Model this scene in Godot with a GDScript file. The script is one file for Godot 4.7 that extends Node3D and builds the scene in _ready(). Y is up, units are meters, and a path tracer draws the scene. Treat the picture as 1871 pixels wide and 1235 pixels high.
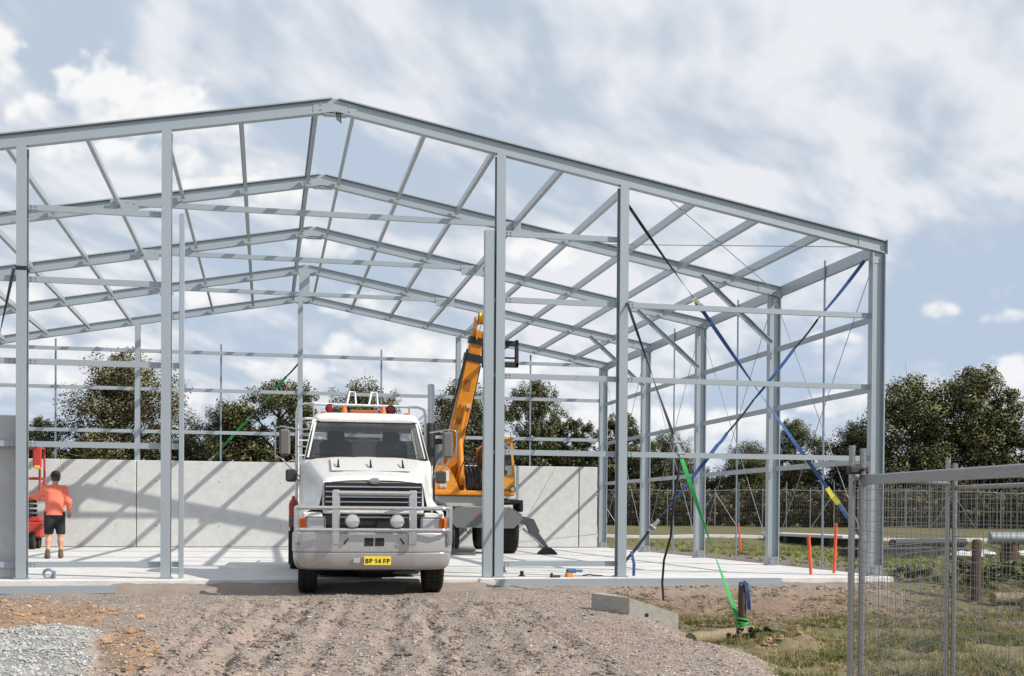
extends Node3D

# ---------------------------------------------------------------- mesh builder
class MB:
	var v := PackedVector3Array()
	var n := PackedVector3Array()
	var c := PackedColorArray()
	var color := Color(1, 1, 1)
	var xf := Transform3D()

	func put(p: Vector3, q: Vector3) -> void:
		v.append(xf * p)
		n.append((xf.basis * q).normalized())
		c.append(color)

	func tri_n(a: Vector3, b: Vector3, d: Vector3, na: Vector3, nb: Vector3, nd: Vector3) -> void:
		put(a, na); put(d, nd); put(b, nb)

	func tri(a: Vector3, b: Vector3, d: Vector3) -> void:
		var q := (b - a).cross(d - a)
		tri_n(a, b, d, q, q, q)

	func quad(a: Vector3, b: Vector3, d: Vector3, e: Vector3) -> void:
		var q := (d - a).cross(e - b)
		tri_n(a, b, d, q, q, q)
		tri_n(a, d, e, q, q, q)

	func box(at: Vector3, size: Vector3, turn := Basis()) -> void:
		var h := size * 0.5
		for k in 3:
			for s in [-1.0, 1.0]:
				var nx := Vector3.ZERO
				nx[k] = s
				var u := Vector3.ZERO
				u[(k + 1) % 3] = h[(k + 1) % 3] * s
				var w := Vector3.ZERO
				w[(k + 2) % 3] = h[(k + 2) % 3]
				var o := nx * h[k]
				quad(at + turn * (o - u - w), at + turn * (o + u - w), at + turn * (o + u + w), at + turn * (o - u + w))

	# a box with chamfered edges
	func block(at: Vector3, size: Vector3, r: float, turn := Basis()) -> void:
		var h := size * 0.5
		r = minf(r, minf(h.x, minf(h.y, h.z)) * 0.9)
		for k in 3:
			var i := (k + 1) % 3
			var j := (k + 2) % 3
			for s in [-1.0, 1.0]:
				var o := Vector3.ZERO
				o[k] = s * h[k]
				var u := Vector3.ZERO
				u[i] = (h[i] - r) * s
				var w := Vector3.ZERO
				w[j] = h[j] - r
				quad(at + turn * (o - u - w), at + turn * (o + u - w), at + turn * (o + u + w), at + turn * (o - u + w))
			for si in [-1.0, 1.0]:
				for sj in [-1.0, 1.0]:
					var a := Vector3.ZERO
					a[i] = si * h[i]; a[j] = sj * (h[j] - r)
					var b := Vector3.ZERO
					b[i] = si * (h[i] - r); b[j] = sj * h[j]
					var e := Vector3.ZERO
					e[k] = h[k] - r
					if si * sj > 0:
						quad(at + turn * (a - e), at + turn * (b - e), at + turn * (b + e), at + turn * (a + e))
					else:
						quad(at + turn * (b - e), at + turn * (a - e), at + turn * (a + e), at + turn * (b + e))
		for sx in [-1.0, 1.0]:
			for sy in [-1.0, 1.0]:
				for sz in [-1.0, 1.0]:
					var p := Vector3(sx * h.x, sy * (h.y - r), sz * (h.z - r))
					var q := Vector3(sx * (h.x - r), sy * h.y, sz * (h.z - r))
					var t := Vector3(sx * (h.x - r), sy * (h.y - r), sz * h.z)
					if sx * sy * sz > 0:
						tri(at + turn * p, at + turn * q, at + turn * t)
					else:
						tri(at + turn * q, at + turn * p, at + turn * t)

	# a closed counter-clockwise outline (x right, y up) swept from p0 to p1
	func sweep(poly: PackedVector2Array, p0: Vector3, p1: Vector3, up: Vector3, caps := true) -> void:
		var z := (p1 - p0).normalized()
		var x := up.cross(z).normalized()
		var y := z.cross(x)
		var m := poly.size()
		for k in m:
			var a := poly[k]
			var b := poly[(k + 1) % m]
			var da := x * a.x + y * a.y
			var db := x * b.x + y * b.y
			quad(p0 + da, p0 + db, p1 + db, p1 + da)
		if caps:
			var ix := Geometry2D.triangulate_polygon(poly)
			for k in range(0, ix.size(), 3):
				var t: Array[Vector3] = []
				for q in 3:
					var a := poly[ix[k + q]]
					t.append(x * a.x + y * a.y)
				if (t[1] - t[0]).cross(t[2] - t[0]).dot(z) < 0.0:
					var tmp := t[1]
					t[1] = t[2]
					t[2] = tmp
				tri(p1 + t[0], p1 + t[1], p1 + t[2])
				tri(p0 + t[0], p0 + t[2], p0 + t[1])

	func tube(pts: Array, radii: Array, sides := 8, caps := true) -> void:
		var rings: Array = []
		var norms: Array = []
		var last := Vector3.ZERO
		var m := pts.size()
		for k in m:
			var p: Vector3 = pts[k]
			var d: Vector3 = (pts[mini(k + 1, m - 1)] - pts[maxi(k - 1, 0)])
			d = d.normalized()
			if k == 0:
				last = d.cross(Vector3.UP if absf(d.y) < 0.9 else Vector3.RIGHT).normalized()
			else:
				last = (last - d * last.dot(d)).normalized()
			var w := d.cross(last)
			var r: float = radii[mini(k, radii.size() - 1)]
			var ring: Array[Vector3] = []
			var nn: Array[Vector3] = []
			for s in sides:
				var t := TAU * s / sides
				var q := last * cos(t) + w * sin(t)
				nn.append(q)
				ring.append(p + q * r)
			rings.append(ring)
			norms.append(nn)
		for k in m - 1:
			for s in sides:
				var e := (s + 1) % sides
				var a: Vector3 = rings[k][s]
				var b: Vector3 = rings[k][e]
				var d2: Vector3 = rings[k + 1][e]
				var f: Vector3 = rings[k + 1][s]
				tri_n(a, b, d2, norms[k][s], norms[k][e], norms[k + 1][e])
				tri_n(a, d2, f, norms[k][s], norms[k + 1][e], norms[k + 1][s])
		if caps:
			for s in sides:
				var e := (s + 1) % sides
				tri(pts[0], rings[0][e], rings[0][s])
				tri(pts[m - 1], rings[m - 1][s], rings[m - 1][e])

	# profile of (radius, height) turned about an axis; hard = flat bands
	func lathe(prof: Array, at: Vector3, axis: Vector3, seg := 20, hard := true) -> void:
		var y := axis.normalized()
		var x := y.cross(Vector3.RIGHT if absf(y.x) < 0.9 else Vector3.UP).normalized()
		var z := x.cross(y)
		for k in prof.size() - 1:
			var a: Vector2 = prof[k]
			var b: Vector2 = prof[k + 1]
			var t := b - a
			var nr := t.y
			var nh := -t.x
			for s in seg:
				var t0 := TAU * s / seg
				var t1 := TAU * (s + 1) / seg
				var d0 := x * cos(t0) - z * sin(t0)
				var d1 := x * cos(t1) - z * sin(t1)
				var n0 := d0 * nr + y * nh
				var n1 := d1 * nr + y * nh
				var p00 := at + d0 * a.x + y * a.y
				var p10 := at + d1 * a.x + y * a.y
				var p01 := at + d0 * b.x + y * b.y
				var p11 := at + d1 * b.x + y * b.y
				if a.x > 0.00001:
					tri_n(p00, p10, p11, n0, n1, n1)
				if b.x > 0.00001:
					tri_n(p00, p11, p01, n0, n1, n0)

	# rows of points skinned smoothly; closed = the rows are rings
	func loft(rows: Array, closed := false, crease := 0.0) -> void:
		var m := rows.size()
		var w: int = rows[0].size()
		var nn: Array = []
		for k in m:
			var line: Array[Vector3] = []
			for s in w:
				var u: Vector3 = rows[mini(k + 1, m - 1)][s] - rows[maxi(k - 1, 0)][s]
				var s1 := (s + 1) % w if closed else mini(s + 1, w - 1)
				var s0 := (s - 1 + w) % w if closed else maxi(s - 1, 0)
				var t: Vector3 = rows[k][s1] - rows[k][s0]
				line.append(t.cross(u).normalized())
			nn.append(line)
		for k in m - 1:
			for s in (w if closed else w - 1):
				var e := (s + 1) % w
				var a: Vector3 = rows[k][s]
				var b: Vector3 = rows[k][e]
				var d: Vector3 = rows[k + 1][e]
				var f: Vector3 = rows[k + 1][s]
				var q := (d - a).cross(f - b)
				if q.length() < 1e-9:
					continue
				q = q.normalized()
				var ns: Array[Vector3] = [nn[k][s], nn[k][e], nn[k + 1][e], nn[k + 1][s]]
				for i in 4:
					if ns[i].dot(q) < crease:
						ns[i] = q
				tri_n(a, b, d, ns[0], ns[1], ns[2])
				tri_n(a, d, f, ns[0], ns[2], ns[3])

	func cap(ring: Array, flip := false) -> void:
		var mid := Vector3.ZERO
		for p in ring:
			mid += p
		mid /= ring.size()
		for s in ring.size():
			var a: Vector3 = ring[s]
			var b: Vector3 = ring[(s + 1) % ring.size()]
			if flip:
				tri(mid, b, a)
			else:
				tri(mid, a, b)

	func mesh() -> ArrayMesh:
		var arr := []
		arr.resize(Mesh.ARRAY_MAX)
		arr[Mesh.ARRAY_VERTEX] = v
		arr[Mesh.ARRAY_NORMAL] = n
		arr[Mesh.ARRAY_COLOR] = c
		var m := ArrayMesh.new()
		m.add_surface_from_arrays(Mesh.PRIMITIVE_TRIANGLES, arr)
		return m

# ---------------------------------------------------------------- naming and tagging
var taken := {}
var M := {}
var rng := RandomNumberGenerator.new()

func numbered(called: String) -> String:
	var k: int = taken.get(called, 0)
	taken[called] = k + 1
	return called if k == 0 else "%s_%03d" % [called, k]

func tag(o: Node, label: String, category: String, group := "", kind := "") -> void:
	if label != "": o.set_meta("label", label)
	if category != "": o.set_meta("category", category)
	if group != "": o.set_meta("group", group)
	if kind != "": o.set_meta("kind", kind)

func base(called: String, label: String, category: String, at := Vector3.ZERO, turn := 0.0, group := "") -> Node3D:
	var o := Node3D.new()
	o.name = numbered(called)
	add_child(o)
	o.position = at
	o.rotation.y = turn
	tag(o, label, category, group)
	return o

func shape(m: Mesh, called: String, mat: Material, parent: Node = null) -> MeshInstance3D:
	var o := MeshInstance3D.new()
	o.mesh = m
	o.material_override = mat
	if parent == null:
		o.name = numbered(called)
		add_child(o)
	else:
		o.name = called
		parent.add_child(o, true)
	return o

func obj(mb: MB, called: String, mat: Material, parent: Node = null) -> MeshInstance3D:
	return shape(mb.mesh(), called, mat, parent)

func copy(o: Node3D, called: String, label := "", group := "") -> Node3D:
	var r: Node3D = o.duplicate()
	r.name = numbered(called)
	add_child(r)
	if label != "": r.set_meta("label", label)
	if group != "": r.set_meta("group", group)
	return r

# ---------------------------------------------------------------- materials
func noise_tex(sd: int, freq: float, lo: Color, hi: Color, size := 512, oct := 4, kind := FastNoiseLite.TYPE_SIMPLEX_SMOOTH) -> NoiseTexture2D:
	var nz := FastNoiseLite.new()
	nz.seed = sd
	nz.noise_type = kind
	nz.frequency = freq
	nz.fractal_type = FastNoiseLite.FRACTAL_FBM
	nz.fractal_octaves = oct
	var t := NoiseTexture2D.new()
	t.width = size
	t.height = size
	t.seamless = true
	t.noise = nz
	var g := Gradient.new()
	g.set_color(0, lo)
	g.set_color(1, hi)
	t.color_ramp = g
	return t

func bump_tex(sd: int, freq: float, strength: float, size := 512, oct := 4) -> NoiseTexture2D:
	var nz := FastNoiseLite.new()
	nz.seed = sd
	nz.frequency = freq
	nz.fractal_octaves = oct
	var t := NoiseTexture2D.new()
	t.width = size
	t.height = size
	t.seamless = true
	t.noise = nz
	t.as_normal_map = true
	t.bump_strength = strength
	return t

# albedo given as linear values
func mat(r: float, g: float, b: float, rough := 0.6, metal := 0.0) -> StandardMaterial3D:
	var m := StandardMaterial3D.new()
	m.albedo_color = Color(r, g, b).linear_to_srgb()
	m.roughness = rough
	m.metallic = metal
	m.cull_mode = BaseMaterial3D.CULL_DISABLED
	return m

func grain(m: StandardMaterial3D, tex: Texture2D, metres: float, bump: Texture2D = null, depth := 0.5) -> StandardMaterial3D:
	m.albedo_texture = tex
	m.uv1_triplanar = true
	m.uv1_world_triplanar = true
	m.uv1_scale = Vector3.ONE / metres
	if bump:
		m.normal_enabled = true
		m.normal_texture = bump
		m.normal_scale = depth
	return m

func glass(r: float, g: float, b: float, a: float) -> StandardMaterial3D:
	var m := mat(r, g, b, 0.03)
	m.albedo_color.a = a
	m.transparency = BaseMaterial3D.TRANSPARENCY_ALPHA
	return m

func make_materials() -> void:
	var w := Color(1, 1, 1)
	var spangle := noise_tex(3, 0.05, Color(0.84, 0.85, 0.86), w, 512, 5)
	var fine := noise_tex(5, 0.06, Color(0.72, 0.72, 0.72), w, 512, 4)
	var stain := noise_tex(8, 0.008, Color(0.88, 0.875, 0.865), w, 1024, 6)
	var bark := noise_tex(11, 0.03, Color(0.45, 0.45, 0.45), w, 512, 4)
	var rough := bump_tex(21, 0.05, 4.0)
	var gritty := bump_tex(22, 0.15, 6.0)
	M.steel = grain(mat(0.45, 0.51, 0.555, 0.36, 0.42), spangle, 0.6)
	M.steel_dull = grain(mat(0.30, 0.33, 0.36, 0.5, 0.4), spangle, 0.7)
	M.rod = mat(0.20, 0.25, 0.32, 0.5, 0.4)
	M.cable = mat(0.25, 0.28, 0.32, 0.5, 0.5)
	M.slab = grain(mat(0.655, 0.66, 0.665, 0.85), stain, 5.0, gritty, 0.08)
	M.panel = grain(mat(0.535, 0.55, 0.56, 0.9), noise_tex(9, 0.01, Color(0.93, 0.93, 0.925), w, 1024, 6), 3.1, gritty, 0.15)
	M.concrete = grain(mat(0.42, 0.41, 0.38, 0.9), stain, 1.1, gritty, 0.6)
	M.paint_white = grain(mat(0.80, 0.81, 0.82, 0.28), noise_tex(31, 0.02, Color(0.86, 0.85, 0.83), w, 512, 6), 1.1)
	M.paint_white.clearcoat_enabled = true
	M.paint_white.clearcoat = 0.5
	M.grey_panel = mat(0.55, 0.56, 0.57, 0.5)
	M.chrome = grain(mat(0.62, 0.63, 0.65, 0.22, 0.95), fine, 0.5)
	M.alloy = grain(mat(0.56, 0.565, 0.58, 0.30, 0.62), noise_tex(36, 0.03, Color(0.88, 0.875, 0.87), w, 512, 5), 0.6)
	M.polish = grain(mat(0.78, 0.785, 0.80, 0.16, 0.92), noise_tex(36, 0.03, Color(0.9, 0.9, 0.9), w, 512, 5), 0.6)
	M.black = mat(0.012, 0.012, 0.014, 0.55)
	M.dark = mat(0.03, 0.031, 0.034, 0.6)
	M.rubber = grain(mat(0.022, 0.021, 0.021, 0.85), fine, 0.3, rough, 0.4)
	M.glass = glass(0.012, 0.02, 0.022, 0.26)
	M.lens = mat(0.55, 0.57, 0.59, 0.12, 0.5)
	M.amber = mat(0.62, 0.13, 0.02, 0.25)
	M.amber_dark = mat(0.32, 0.10, 0.03, 0.3)
	M.red_lens = mat(0.22, 0.012, 0.012, 0.3)
	M.seat = mat(0.025, 0.03, 0.04, 0.9)
	M.plate = mat(0.75, 0.58, 0.05, 0.5)
	M.orange = grain(mat(0.68, 0.26, 0.02, 0.4), noise_tex(33, 0.02, Color(0.86, 0.83, 0.78), w, 512, 5), 0.9)
	M.orange_dark = mat(0.30, 0.095, 0.012, 0.5)
	M.orange_pale = grain(mat(0.68, 0.32, 0.035, 0.4), fine, 0.8)
	M.yellow = mat(0.75, 0.42, 0.03, 0.4)
	M.crane_grey = grain(mat(0.16, 0.165, 0.17, 0.55), fine, 0.8)
	M.crane_pale = grain(mat(0.50, 0.53, 0.52, 0.5), fine, 0.8)
	M.red = grain(mat(0.55, 0.05, 0.035, 0.45), fine, 0.7)
	M.strap_blue = grain(mat(0.05, 0.13, 0.38, 0.8), fine, 0.15)
	M.strap_green = grain(mat(0.035, 0.42, 0.10, 0.75), fine, 0.15)
	M.strap_black = mat(0.018, 0.02, 0.025, 0.8)
	M.strap_yellow = mat(0.62, 0.60, 0.06, 0.75)
	M.strap_orange = mat(0.6, 0.3, 0.06, 0.8)
	M.stake = mat(0.72, 0.10, 0.03, 0.6)
	M.timber = grain(mat(0.42, 0.34, 0.22, 0.9), bark, 0.5, rough, 0.6)
	M.post = grain(mat(0.16, 0.105, 0.07, 0.9), bark, 0.4, rough, 0.8)
	M.bark = grain(mat(0.20, 0.165, 0.13, 0.95), bark, 1.5, rough, 1.0)
	M.plastic = mat(0.02, 0.021, 0.024, 0.45)
	M.sheet = mat(0.5, 0.52, 0.55, 0.55)
	M.pipe = grain(mat(0.42, 0.47, 0.52, 0.45, 0.4), fine, 0.7)
	M.fence = grain(mat(0.42, 0.43, 0.44, 0.32, 0.75), fine, 0.5)
	M.wire = mat(0.19, 0.195, 0.20, 0.5, 0.3)
	M.skin = mat(0.50, 0.27, 0.19, 0.6)
	M.shirt = grain(mat(0.93, 0.235, 0.15, 0.85), noise_tex(41, 0.03, Color(0.86, 0.82, 0.8), w, 256, 3), 0.4)
	M.shorts = mat(0.018, 0.018, 0.022, 0.9)
	M.shoe = mat(0.10, 0.075, 0.05, 0.8)
	M.leaf = StandardMaterial3D.new()
	M.leaf.vertex_color_use_as_albedo = true
	M.leaf.roughness = 0.65
	M.leaf.cull_mode = BaseMaterial3D.CULL_DISABLED
	M.leaf.backlight_enabled = true
	M.leaf.backlight = Color(0.06, 0.07, 0.02)
	M.ground = StandardMaterial3D.new()
	M.ground.vertex_color_use_as_albedo = true
	M.ground.roughness = 0.95
	grain(M.ground, noise_tex(51, 0.11, Color(0.42, 0.41, 0.40), w, 1024, 5), 1.5, gritty, 1.2)
	M.stone = StandardMaterial3D.new()
	M.stone.vertex_color_use_as_albedo = true
	M.stone.roughness = 0.95

# ---------------------------------------------------------------- camera, sky, sun
func ss(a: float, b: float, x: float) -> float:
	var t := clampf((x - a) / (b - a), 0.0, 1.0)
	return t * t * (3.0 - 2.0 * t)

var nz_a := FastNoiseLite.new()
var nz_b := FastNoiseLite.new()
var nz_c := FastNoiseLite.new()
# heaped clouds: azimuth, elevation, half width, half height in degrees
var heaps := [[-5.2, 17.7, 3.6, 2.0], [-7.8, 17.5, 2.3, 1.5], [-3.0, 17.2, 2.2, 1.4], [-9.4, 17.0, 1.7, 1.0], [-12.4, 19.0, 2.0, 1.6], [-14.6, 18.2, 2.2, 1.3], [-4.8, 15.6, 4.6, 1.0], [-1.5, 14.6, 3.0, 0.8],
	[12.5, 12.0, 2.4, 0.8], [4.2, 7.6, 1.6, 0.9], [7.4, 7.4, 2.1, 0.9], [0.5, 6.6, 2.5, 0.7], [-8.0, 7.0, 2.6, 1.0], [-11.0, 5.6, 2.6, 0.9], [10.4, 5.2, 2.2, 0.8], [17.2, 4.4, 3.2, 0.8], [22.4, 4.1, 2.6, 0.9], [27.5, 5.2, 2.4, 0.7],
	[30.8, 9.2, 1.1, 0.45], [26.4, 8.2, 1.4, 0.4], [34.2, 5.4, 1.9, 1.4], [34.0, 8.8, 1.1, 0.4], [-2.0, 9.6, 2.6, 0.8], [2.6, 12.2, 2.2, 0.7]]

func sky_at(d: Vector3) -> Color:
	var el := rad_to_deg(asin(clampf(d.y, -1.0, 1.0)))
	var az := rad_to_deg(atan2(d.x, -d.z))
	var up := clampf(el / 30.0, 0.0, 1.0)
	var col := Vector3(0.46, 0.56, 0.705).lerp(Vector3(0.47, 0.555, 0.665), up)
	# high, streaked layer
	var p := Vector2(d.x, d.z) / (maxf(d.y, 0.0) + 0.16)
	var a := p.rotated(-0.55)
	var warp := nz_b.get_noise_2d(a.x * 0.9, a.y * 0.9)
	var n1 := nz_a.get_noise_2d(a.x * 1.9 + warp * 0.8, a.y * 0.8 + warp * 0.6)
	var n2 := nz_a.get_noise_2d(a.x * 5.6 + 31.0 + warp * 1.4, a.y * 2.2 - 7.0)
	var n3 := nz_c.get_noise_2d(a.x * 13.0 + warp * 2.0, a.y * 7.0)
	n3 += 0.7 * nz_c.get_noise_2d(a.x * 34.0 + warp * 4.0, a.y * 12.0 + 5.0)
	var open := ss(14.0, 27.0, az) * (1.0 - ss(10.0, 16.5, el)) * (1.0 - ss(45.0, 70.0, absf(az - 20.0)))
	var cover := ss(-0.55, 0.30, n1 * 0.9 + n2 * 0.55 + n3 * 0.18 + 0.20 + 0.10 * ss(6.0, 20.0, el) - 0.50 * open)
	var bright := clampf(0.42 + 1.35 * n2 + 0.55 * n1 + 0.45 * n3 + 0.22 * ss(2.0, 16.0, az) * (1.0 - ss(60.0, 90.0, az)), 0.0, 1.0)
	var hi := Vector3(0.50, 0.575, 0.665).lerp(Vector3(0.80, 0.81, 0.855), bright)
	col = col.lerp(hi, cover * 0.95)
	# heaped clouds
	var lumps := nz_c.get_noise_3d(d.x * 34.0, d.y * 46.0, d.z * 34.0)
	var small := nz_c.get_noise_3d(d.x * 90.0, d.y * 115.0, d.z * 90.0)
	var best := -1.0
	var tall := 0.0
	for h in (heaps if absf(az - 10.0) < 34.0 and el < 25.0 else []):
		var qx: float = (az - h[0]) / h[2]
		var qy: float = (el - h[1]) / h[3]
		if absf(qx) > 2.2 or absf(qy) > 2.2:
			continue
		if qy < 0.0:
			qy *= 1.4
		var f := 1.0 - sqrt(qx * qx + qy * qy) + lumps * 0.80 + small * 0.40
		if f > best:
			best = f
			tall = qy
	# scattered heaps right round
	var belt := ss(1.0, 4.0, el) * (1.0 - ss(9.0, 15.0, el))
	var f2 := nz_b.get_noise_3d(d.x * 9.0, el * 0.45, d.z * 9.0) * 1.6 - 0.48 + lumps * 0.6 + small * 0.25 - (1.0 - belt)
	if f2 > best:
		best = f2
		tall = lumps * 2.0
	if best > -0.1:
		var k := ss(-0.12, 0.42 if el < 13.0 else 0.30, best)
		var lit := clampf(0.55 + 0.55 * tall + 0.8 * lumps + 0.8 * small, 0.0, 1.0)
		var cc := Vector3(0.62, 0.675, 0.745).lerp(Vector3(0.93, 0.925, 0.92), lit)
		col = col.lerp(cc, k * (0.9 if el > 13.0 else 0.85))
	# pale air close to the horizon
	col = col.lerp(Vector3(0.70, 0.78, 0.86), 0.40 * (1.0 - ss(0.0, 6.0, el)))
	return Color(col.x, col.y, col.z)

func sky_column(img: Image, x: int, y: int, w: int, h: int) -> void:
	# column 0 looks along -z, columns run towards +x
	var th := PI * (y + 0.5) / h
	var ph := TAU * (x + 0.5) / w
	img.set_pixel(posmod(x, w), y, sky_at(Vector3(sin(ph) * sin(th), maxf(cos(th), 0.0), -cos(ph) * sin(th))))

func make_sky() -> Image:
	nz_a.seed = 12; nz_a.frequency = 0.55; nz_a.fractal_octaves = 5
	nz_b.seed = 27; nz_b.frequency = 0.5; nz_b.fractal_octaves = 3
	nz_c.seed = 44; nz_c.frequency = 0.5; nz_c.fractal_octaves = 4
	var img := Image.create_empty(512, 256, false, Image.FORMAT_RGBF)
	img.fill(Color(0.36, 0.35, 0.33))
	for y in 130:
		for x in 512:
			sky_column(img, x, y, 512, 256)
	img.resize(4096, 2048, Image.INTERPOLATE_BILINEAR)
	for y in range(720, 1026):
		for x in range(-290, 560):
			sky_column(img, x, y, 4096, 2048)
	return img

func make_view() -> void:
	var cam := Camera3D.new()
	cam.name = "camera"
	add_child(cam)
	cam.transform = Transform3D(Basis(Vector3(0.979497, 0.006868, 0.201342), Vector3(-0.004372, 0.999908, -0.012839), Vector3(-0.201411, 0.011696, 0.979437)), Vector3(-1.0306, 1.0117, 18.968))
	var near := 0.1
	cam.set_frustum(near * 1235.0 / 2185.18, Vector2(0.0, near * (965.76 - 617.5) / 2185.18), near, 1500.0)
	cam.current = true
	var env := Environment.new()
	env.background_mode = Environment.BG_SKY
	var sky := Sky.new()
	var pano := PanoramaSkyMaterial.new()
	pano.panorama = ImageTexture.create_from_image(make_sky())
	sky.sky_material = pano
	env.sky = sky
	env.background_energy_multiplier = 1.0
	env.tonemap_mode = Environment.TONE_MAPPER_LINEAR
	env.tonemap_exposure = 1.06
	env.sdfgi_enabled = true
	env.ssao_enabled = true
	env.ssil_enabled = true
	var we := WorldEnvironment.new()
	we.name = "world"
	we.environment = env
	add_child(we)
	var sun := DirectionalLight3D.new()
	sun.name = "sun"
	sun.light_energy = 1.6
	sun.light_color = Color(1.0, 0.965, 0.91)
	sun.light_angular_distance = 0.4
	sun.shadow_enabled = true
	add_child(sun)
	sun.look_at_from_position(Vector3(6.58, 6.12, 4.27), Vector3.ZERO, Vector3.UP)

func _ready() -> void:
	rng.seed = 20240
	make_view()
	make_materials()
	make_ground()
	make_building()
	make_truck()
	make_crane()
	make_trees()
	make_fences()
	make_straps()
	make_site_things()
	make_worker()

# ---------------------------------------------------------------- ground
var gn := FastNoiseLite.new()
var gm := FastNoiseLite.new()
# wheel ruts: x at z = 2 and x at z = 9.5, depth, half width, wander
var ruts := [[-0.55, -1.55, 0.055, 0.10, 0.10], [-0.28, -1.18, 0.045, 0.07, 0.12], [0.15, -0.72, 0.05, 0.09, 0.08], [0.75, -0.12, 0.045, 0.10, 0.12], [1.15, 0.35, 0.05, 0.08, 0.10],
	[1.9, 1.05, 0.035, 0.12, 0.15], [-1.5, -2.05, 0.035, 0.08, 0.1], [2.3, 1.75, 0.03, 0.10, 0.1], [-1.05, -1.85, 0.04, 0.07, 0.09], [-0.45, -1.36, 0.045, 0.24, 0.06], [1.42, 0.62, 0.045, 0.24, 0.06]]

func bank(z: float) -> float:   # where the gravel drive ends and the grass begins
	return 3.75 - 0.10 * (z - 4.0) + 0.14 * sin(z * 1.7) + 0.08 * sin(z * 4.1)

func in_drive(x: float, z: float) -> float:
	return (1.0 - ss(-0.15, 0.25, x - bank(z))) * ss(0.2, 0.7, z) * (1.0 - ss(11.0, 15.0, z))

func clay_left(x: float, z: float) -> float:
	var m := gm.get_noise_2d(x * 2.2, z * 2.2) * 0.5
	var a := 1.0 - ss(0.55, 1.05, Vector2((x + 4.0) / 1.75, (z - 4.6) / 2.1).length() + m)
	var b := 1.0 - ss(0.5, 1.0, Vector2((x + 2.28 - (z - 7.5) * 0.12) / 0.32, (z - 7.6) / 2.3).length() + m)
	return maxf(a, b)

func pile(x: float, z: float) -> float:
	var m := gm.get_noise_2d(x * 3.0 + 20.0, z * 3.0) * 0.25
	return (1.0 - ss(-0.12, 0.12, x + 2.72 - (z - 6.5) * 0.10 + m)) * ss(-0.1, 0.25, z - 6.35 + m) * (1.0 - ss(10.0, 11.0, z))

func height(x: float, z: float) -> float:
	var y := -0.15 - 0.012 * clampf(z, 0.0, 10.0)
	y += 0.55 * ss(-22.0, -42.0, z)
	if z > 0.0 and z < 1.3 and x > -5.0 and x < 2.6:
		y += 0.10 * (1.0 - ss(0.4, 1.1, z)) * ss(-3.6, -3.1, x) * (1.0 - ss(2.3, 2.55, x))
	y -= 0.42 * ss(10.3, 13.5, z)
	var off := ss(-0.35, 0.55, x - bank(z)) * ss(0.6, 3.2, z)
	y -= off * 0.24 * (1.0 - ss(10.0, 13.0, z))
	if x > 2.3 and z > 0.0 and z < 2.2:
		y += 0.07 * ss(2.3, 2.6, x) * (1.0 - ss(1.0, 2.2, z))
	y -= 0.16 * exp(-pow((x - 3.85) / 0.45, 2.0) - pow((z - 5.15) / 0.6, 2.0))
	if x > 9.6:
		y += 0.03 * ss(9.6, 11.0, x) * (1.0 - ss(0.0, 2.0, z))
	if z > 0.3 and z < 14.0 and x > -9.0 and x < 16.0:
		var d := in_drive(x, z)
		if d > 0.01:
			for r in ruts:
				var t := (z - 2.0) / 7.5
				var cx: float = lerpf(r[0], r[1], t) + gm.get_noise_2d(z * 1.3, r[0] * 40.0) * r[4] * 1.2
				var k: float = absf(x - cx) / r[3]
				if k < 2.6:
					var amp: float = r[2] * 1.15 * d * ss(1.6, 3.2, z) * clampf(0.85 + gm.get_noise_2d(z * 0.9, r[1] * 31.0) * 1.1, 0.15, 1.4) * (0.8 + 0.9 * gn.get_noise_2d(x * 4.0, z * 4.0))
					y -= amp * (1.0 - ss(0.4, 1.2, k))
					y += amp * 0.55 * ss(0.9, 1.5, k) * (1.0 - ss(1.5, 2.6, k))
		var g := gn.get_noise_2d(x * 1.0, z * 1.0)
		y += g * 0.03
		y += gn.get_noise_2d(x * 5.5, z * 5.5) * (0.009 + 0.006 * ss(2.0, 6.0, z))
		y += gn.get_noise_2d(x * 14.0, z * 14.0) * 0.008
		y += 0.035 * gm.get_noise_2d(x * 4.0 + 3.0, z * 4.0) * ss(0.0, 0.6, x - bank(z)) * ss(1.0, 1.6, z)
		var c := clay_left(x, z)
		y += c * (0.03 + 0.07 * gm.get_noise_2d(x * 4.0, z * 4.0))
		var p := pile(x, z)
		y += p * (0.11 + 0.05 * gm.get_noise_2d(x * 3.0, z * 3.0))
		# clods on the grass side
		var o := Vector2(x - 4.75, z - 6.2).length()
		y += 0.09 * (1.0 - ss(0.1, 0.7, o)) * (1.0 + gm.get_noise_2d(x * 5.0, z * 5.0))
	else:
		y += gn.get_noise_2d(x * 0.15, z * 0.15) * 0.12 * ss(12.0, 40.0, absf(x) + absf(z))
	return y

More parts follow.
